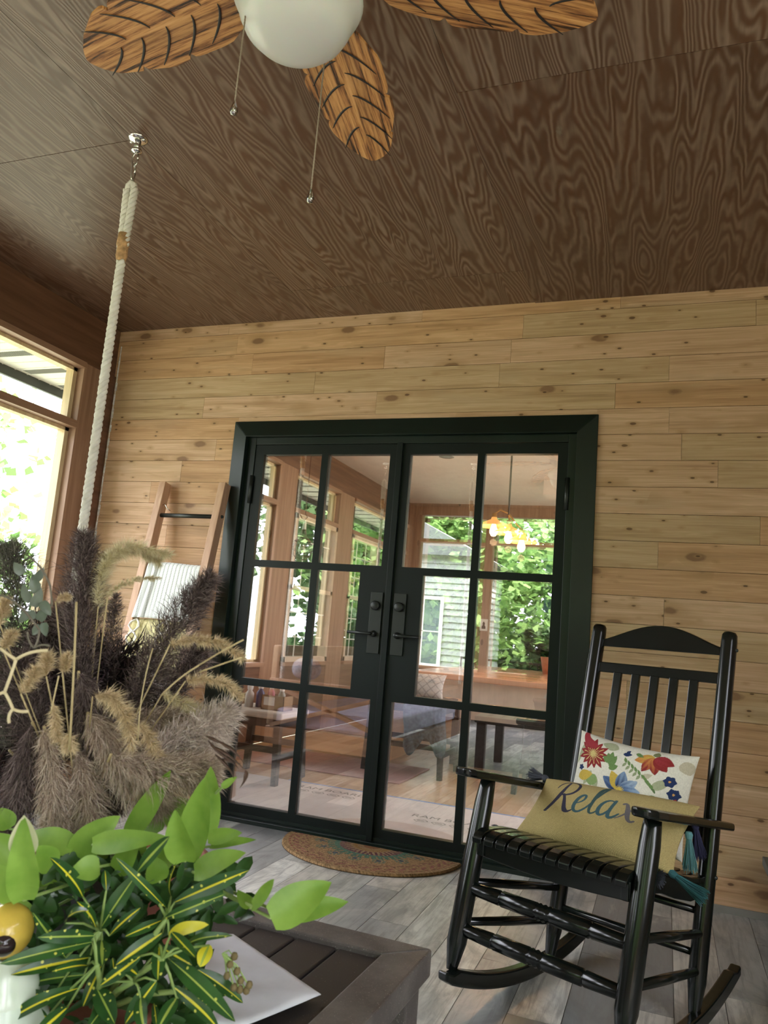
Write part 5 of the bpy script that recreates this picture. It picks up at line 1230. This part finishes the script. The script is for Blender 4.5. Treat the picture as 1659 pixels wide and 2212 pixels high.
# ================================================================== OUTSIDE
mb = MB(); mb.box(-60, 60, -60, 60, -.75, -.7); struct('ground', mb, M['lawn'])
mb = MB(); mb.box(XL-.15, XR+.15, YF-.15, 6.2, -.7, -.051); struct('foundation', mb, M['grout'])
def crown(n, rx, rz, zc, seed, size=.16):
    r_ = np.random.default_rng(seed); m = MB(); nb = 26; cs = r_.normal(size=(nb, 3)); cs /= np.linalg.norm(cs, axis=1)[:, None]; cs *= r_.uniform(.3, 1, (nb, 1)); cs *= (rx, rx, rz)
    k = r_.integers(0, nb, n); P = cs[k]+r_.normal(size=(n, 3))*(rx*.24, rx*.24, rz*.12); P[:, 2] += zc
    a = r_.normal(size=(n, 3)); a[:, 2] *= .4; a /= np.linalg.norm(a, axis=1)[:, None]; b = np.cross(a, r_.normal(size=(n, 3))); b[:, 2] *= .6; b /= np.linalg.norm(b, axis=1)[:, None]; s = size*r_.uniform(.5, 1, n)[:, None]
    # five-point maple-like blades
    v = np.stack([P, P+a*s*.35+b*s*.55, P+a*s*1.0, P+a*s*.35-b*s*.55], 1).reshape(-1, 3)
    i = np.arange(n)[:, None]*4; m.v = [tuple(p) for p in v]; m.f = [tuple(int(q) for q in f) for f in np.hstack([i, i+1, i+2, i+3])]; m.mi = [0]*n
    tr = MB(); tr.tube([(0, 0, -.7), (.05, .03, zc*.4), (-.03, .05, zc*.9), (.05, 0, zc+rz*.5)], [.20, .15, .10, .04], 10)
    for q in cs[:12]: tr.tube([(0, 0, zc*.55+q[2]*.2), (q[0]*.5, q[1]*.5, zc+q[2]*.5), (q[0]*.9, q[1]*.9, zc+q[2])], [.05, .03, .012], 5)
    return m, tr
protos = []
def tree(kind, x, y, s, rz, label, group):
    global protos
    while len(protos) <= kind: protos.append(None)
    if protos[kind] is None:
        pr = ((11000, 2.3, 2.6, 2.9, 1, .24, 'maple'), (11000, 2.2, 3.4, 3.4, 2, .26, 'spruce'), (11000, 2.6, 2.0, 2.0, 3, .26, 'maple'), (9000, 2.6, 1.3, .4, 4, .26, 'spruce'), (2600, 2.6, 2.6, 2.2, 5, .24, 'maple'))[kind]
        f, tr = crown(*pr[:6]); r_ = thing('leafy_tree', label, 'tree', (x, y, 0), group)
        obj('crown', f, M[pr[6]], r_, local=True)['kind'] = 'stuff'; obj('trunk', tr, M['bark'], r_, smooth=True, local=True); protos[kind] = r_
    else: r_ = copy_tree(protos[kind]); r_['label'] = label; r_['group'] = group
    r_.location = (x, y, 0); r_.scale = (s, s, s); r_.rotation_euler = (0, 0, rz)
L1, G1 = 'bright green leafy tree beyond the left windows', 'trees beyond the left windows'
for i, (k, x, y, s) in enumerate(((4, -8.5, 5.2, .8), (4, -11.5, 7.2, 1.1), (4, -10, 1.0, 1), (0, -13, -5.5, 1), (0, -10.5, -11, 1.0))): tree(k, x, y, s, i*1.3, L1, G1)
L2, G2 = 'green woodland tree seen through the sunroom far windows', 'trees beyond the sunroom'
for i, (k, x, y, s) in enumerate(((0, .6, 13, 1), (2, 4.6, 12.5, 1), (0, -4.6, 14, 1.1), (1, 2.6, 16.5, 1.2), (1, -1.6, 17, 1.2), (0, 7.5, 16, 1.3), (1, .6, 21, 1.5), (1, 5.4, 21, 1.5), (1, -5, 20, 1.5), (1, 10, 21, 1.5), (1, -9.5, 19, 1.4), (2, -6.6, 11.5, .8), (1, 3, 26, 2), (1, -4, 27, 2), (1, 11, 27, 2))): tree(k, x, y, s, i*1.7+.4, L2, G2)
for i, (x, y) in enumerate(((-8, 14.5), (-4, 17.5), (1.5, 15.2), (6.6, 18.5), (11, 17), (-1, 24), (4, 24))): tree(3, x, y, 1.2, i, 'low dark bush under the trees beyond the sunroom', 'bushes beyond the sunroom')
for i, (x, y) in enumerate(((-4.5, -16), (.8, -16), (5, -17.5), (10.5, -16))): tree(3, x, y, 1.2, i, 'low dark bush mirrored in the door glass', 'bushes mirrored in the glass')
L3, G3 = 'leafy tree behind the photographer, mirrored in the door glass', 'trees mirrored in the glass'
for i, (k, x, y, s) in enumerate(((0, -2.4, -13, 1), (2, 3.2, -13.5, 1), (0, 9.5, -13, 1.1), (1, .4, -19, 1.3), (1, 7, -21, 1.4), (1, -7, -19, 1.3), (0, 11, -4, 1.1), (1, 14, 4, 1.3))): tree(k, x, y, s, i*1.1+.9, L3, G3)
# white-sided house wing beyond
HW = thing('house_wing', 'white clapboard house wing seen through the sunroom windows', 'building', (-2.1, 9.5, -.7))
m = MB(); z = -.7
while z < 2.35: m.add([(-3.3, 9.0, z+.11), (-.95, 9.0, z+.11), (-.95, 8.975, z), (-3.3, 8.975, z)], [(0, 1, 2, 3)]); m.add([(-.95, 9.0, z+.11), (-.95, 11.5, z+.11), (-.925, 11.5, z), (-.925, 9.0, z)], [(0, 1, 2, 3)]); z += .11
m.box(-3.3, -.95, 9.0, 11.5, -.7, 2.40); obj('clapboard', m, plain('grey_white_siding', (.42, .43, .42), .7, 0, .04), HW)
obj('roof', MB().add([(-3.5, 8.8, 2.4), (-.7, 8.8, 2.4), (-.7, 11.7, 2.4), (-3.5, 11.7, 2.4), (-2.1, 8.8, 3.1), (-2.1, 11.7, 3.1)], [(0, 1, 4), (2, 3, 5), (1, 2, 5, 4), (3, 0, 4, 5), (0, 3, 2, 1)]), plain('grey_shingle', (.2, .2, .2), .9), HW)
m = MB(); frame_rect(m, -2.1, -1.4, .5, 1.7, .06, .06, .06, .06, 8.95, 8.975); m.box(-1.76, -1.74, 8.955, 8.97, .5, 1.7); m.box(-2.1, -1.4, 8.955, 8.97, 1.09, 1.11); w = obj('window', m, M['white'], HW); obj('pane', MB().box(-2.05, -1.45, 8.97, 8.974, .55, 1.65), plain('dark_glass', (.12, .16, .16), .1), w)
# black deck railing outside the far windows
DR = thing('deck_railing', 'black metal deck railing outside the sunroom far windows', 'railing', (1.3, 7.2, 0))
m = MB(); m.box(-.6, 3.6, 7.19, 7.22, .74, .77); obj('top_rail', m, M['hard'], DR); m = MB()
for x in np.arange(-.6, 3.6, .11): m.box(x, x+.014, 7.197, 7.211, -.05, .74)
obj('balusters', m, M['hard'], DR)
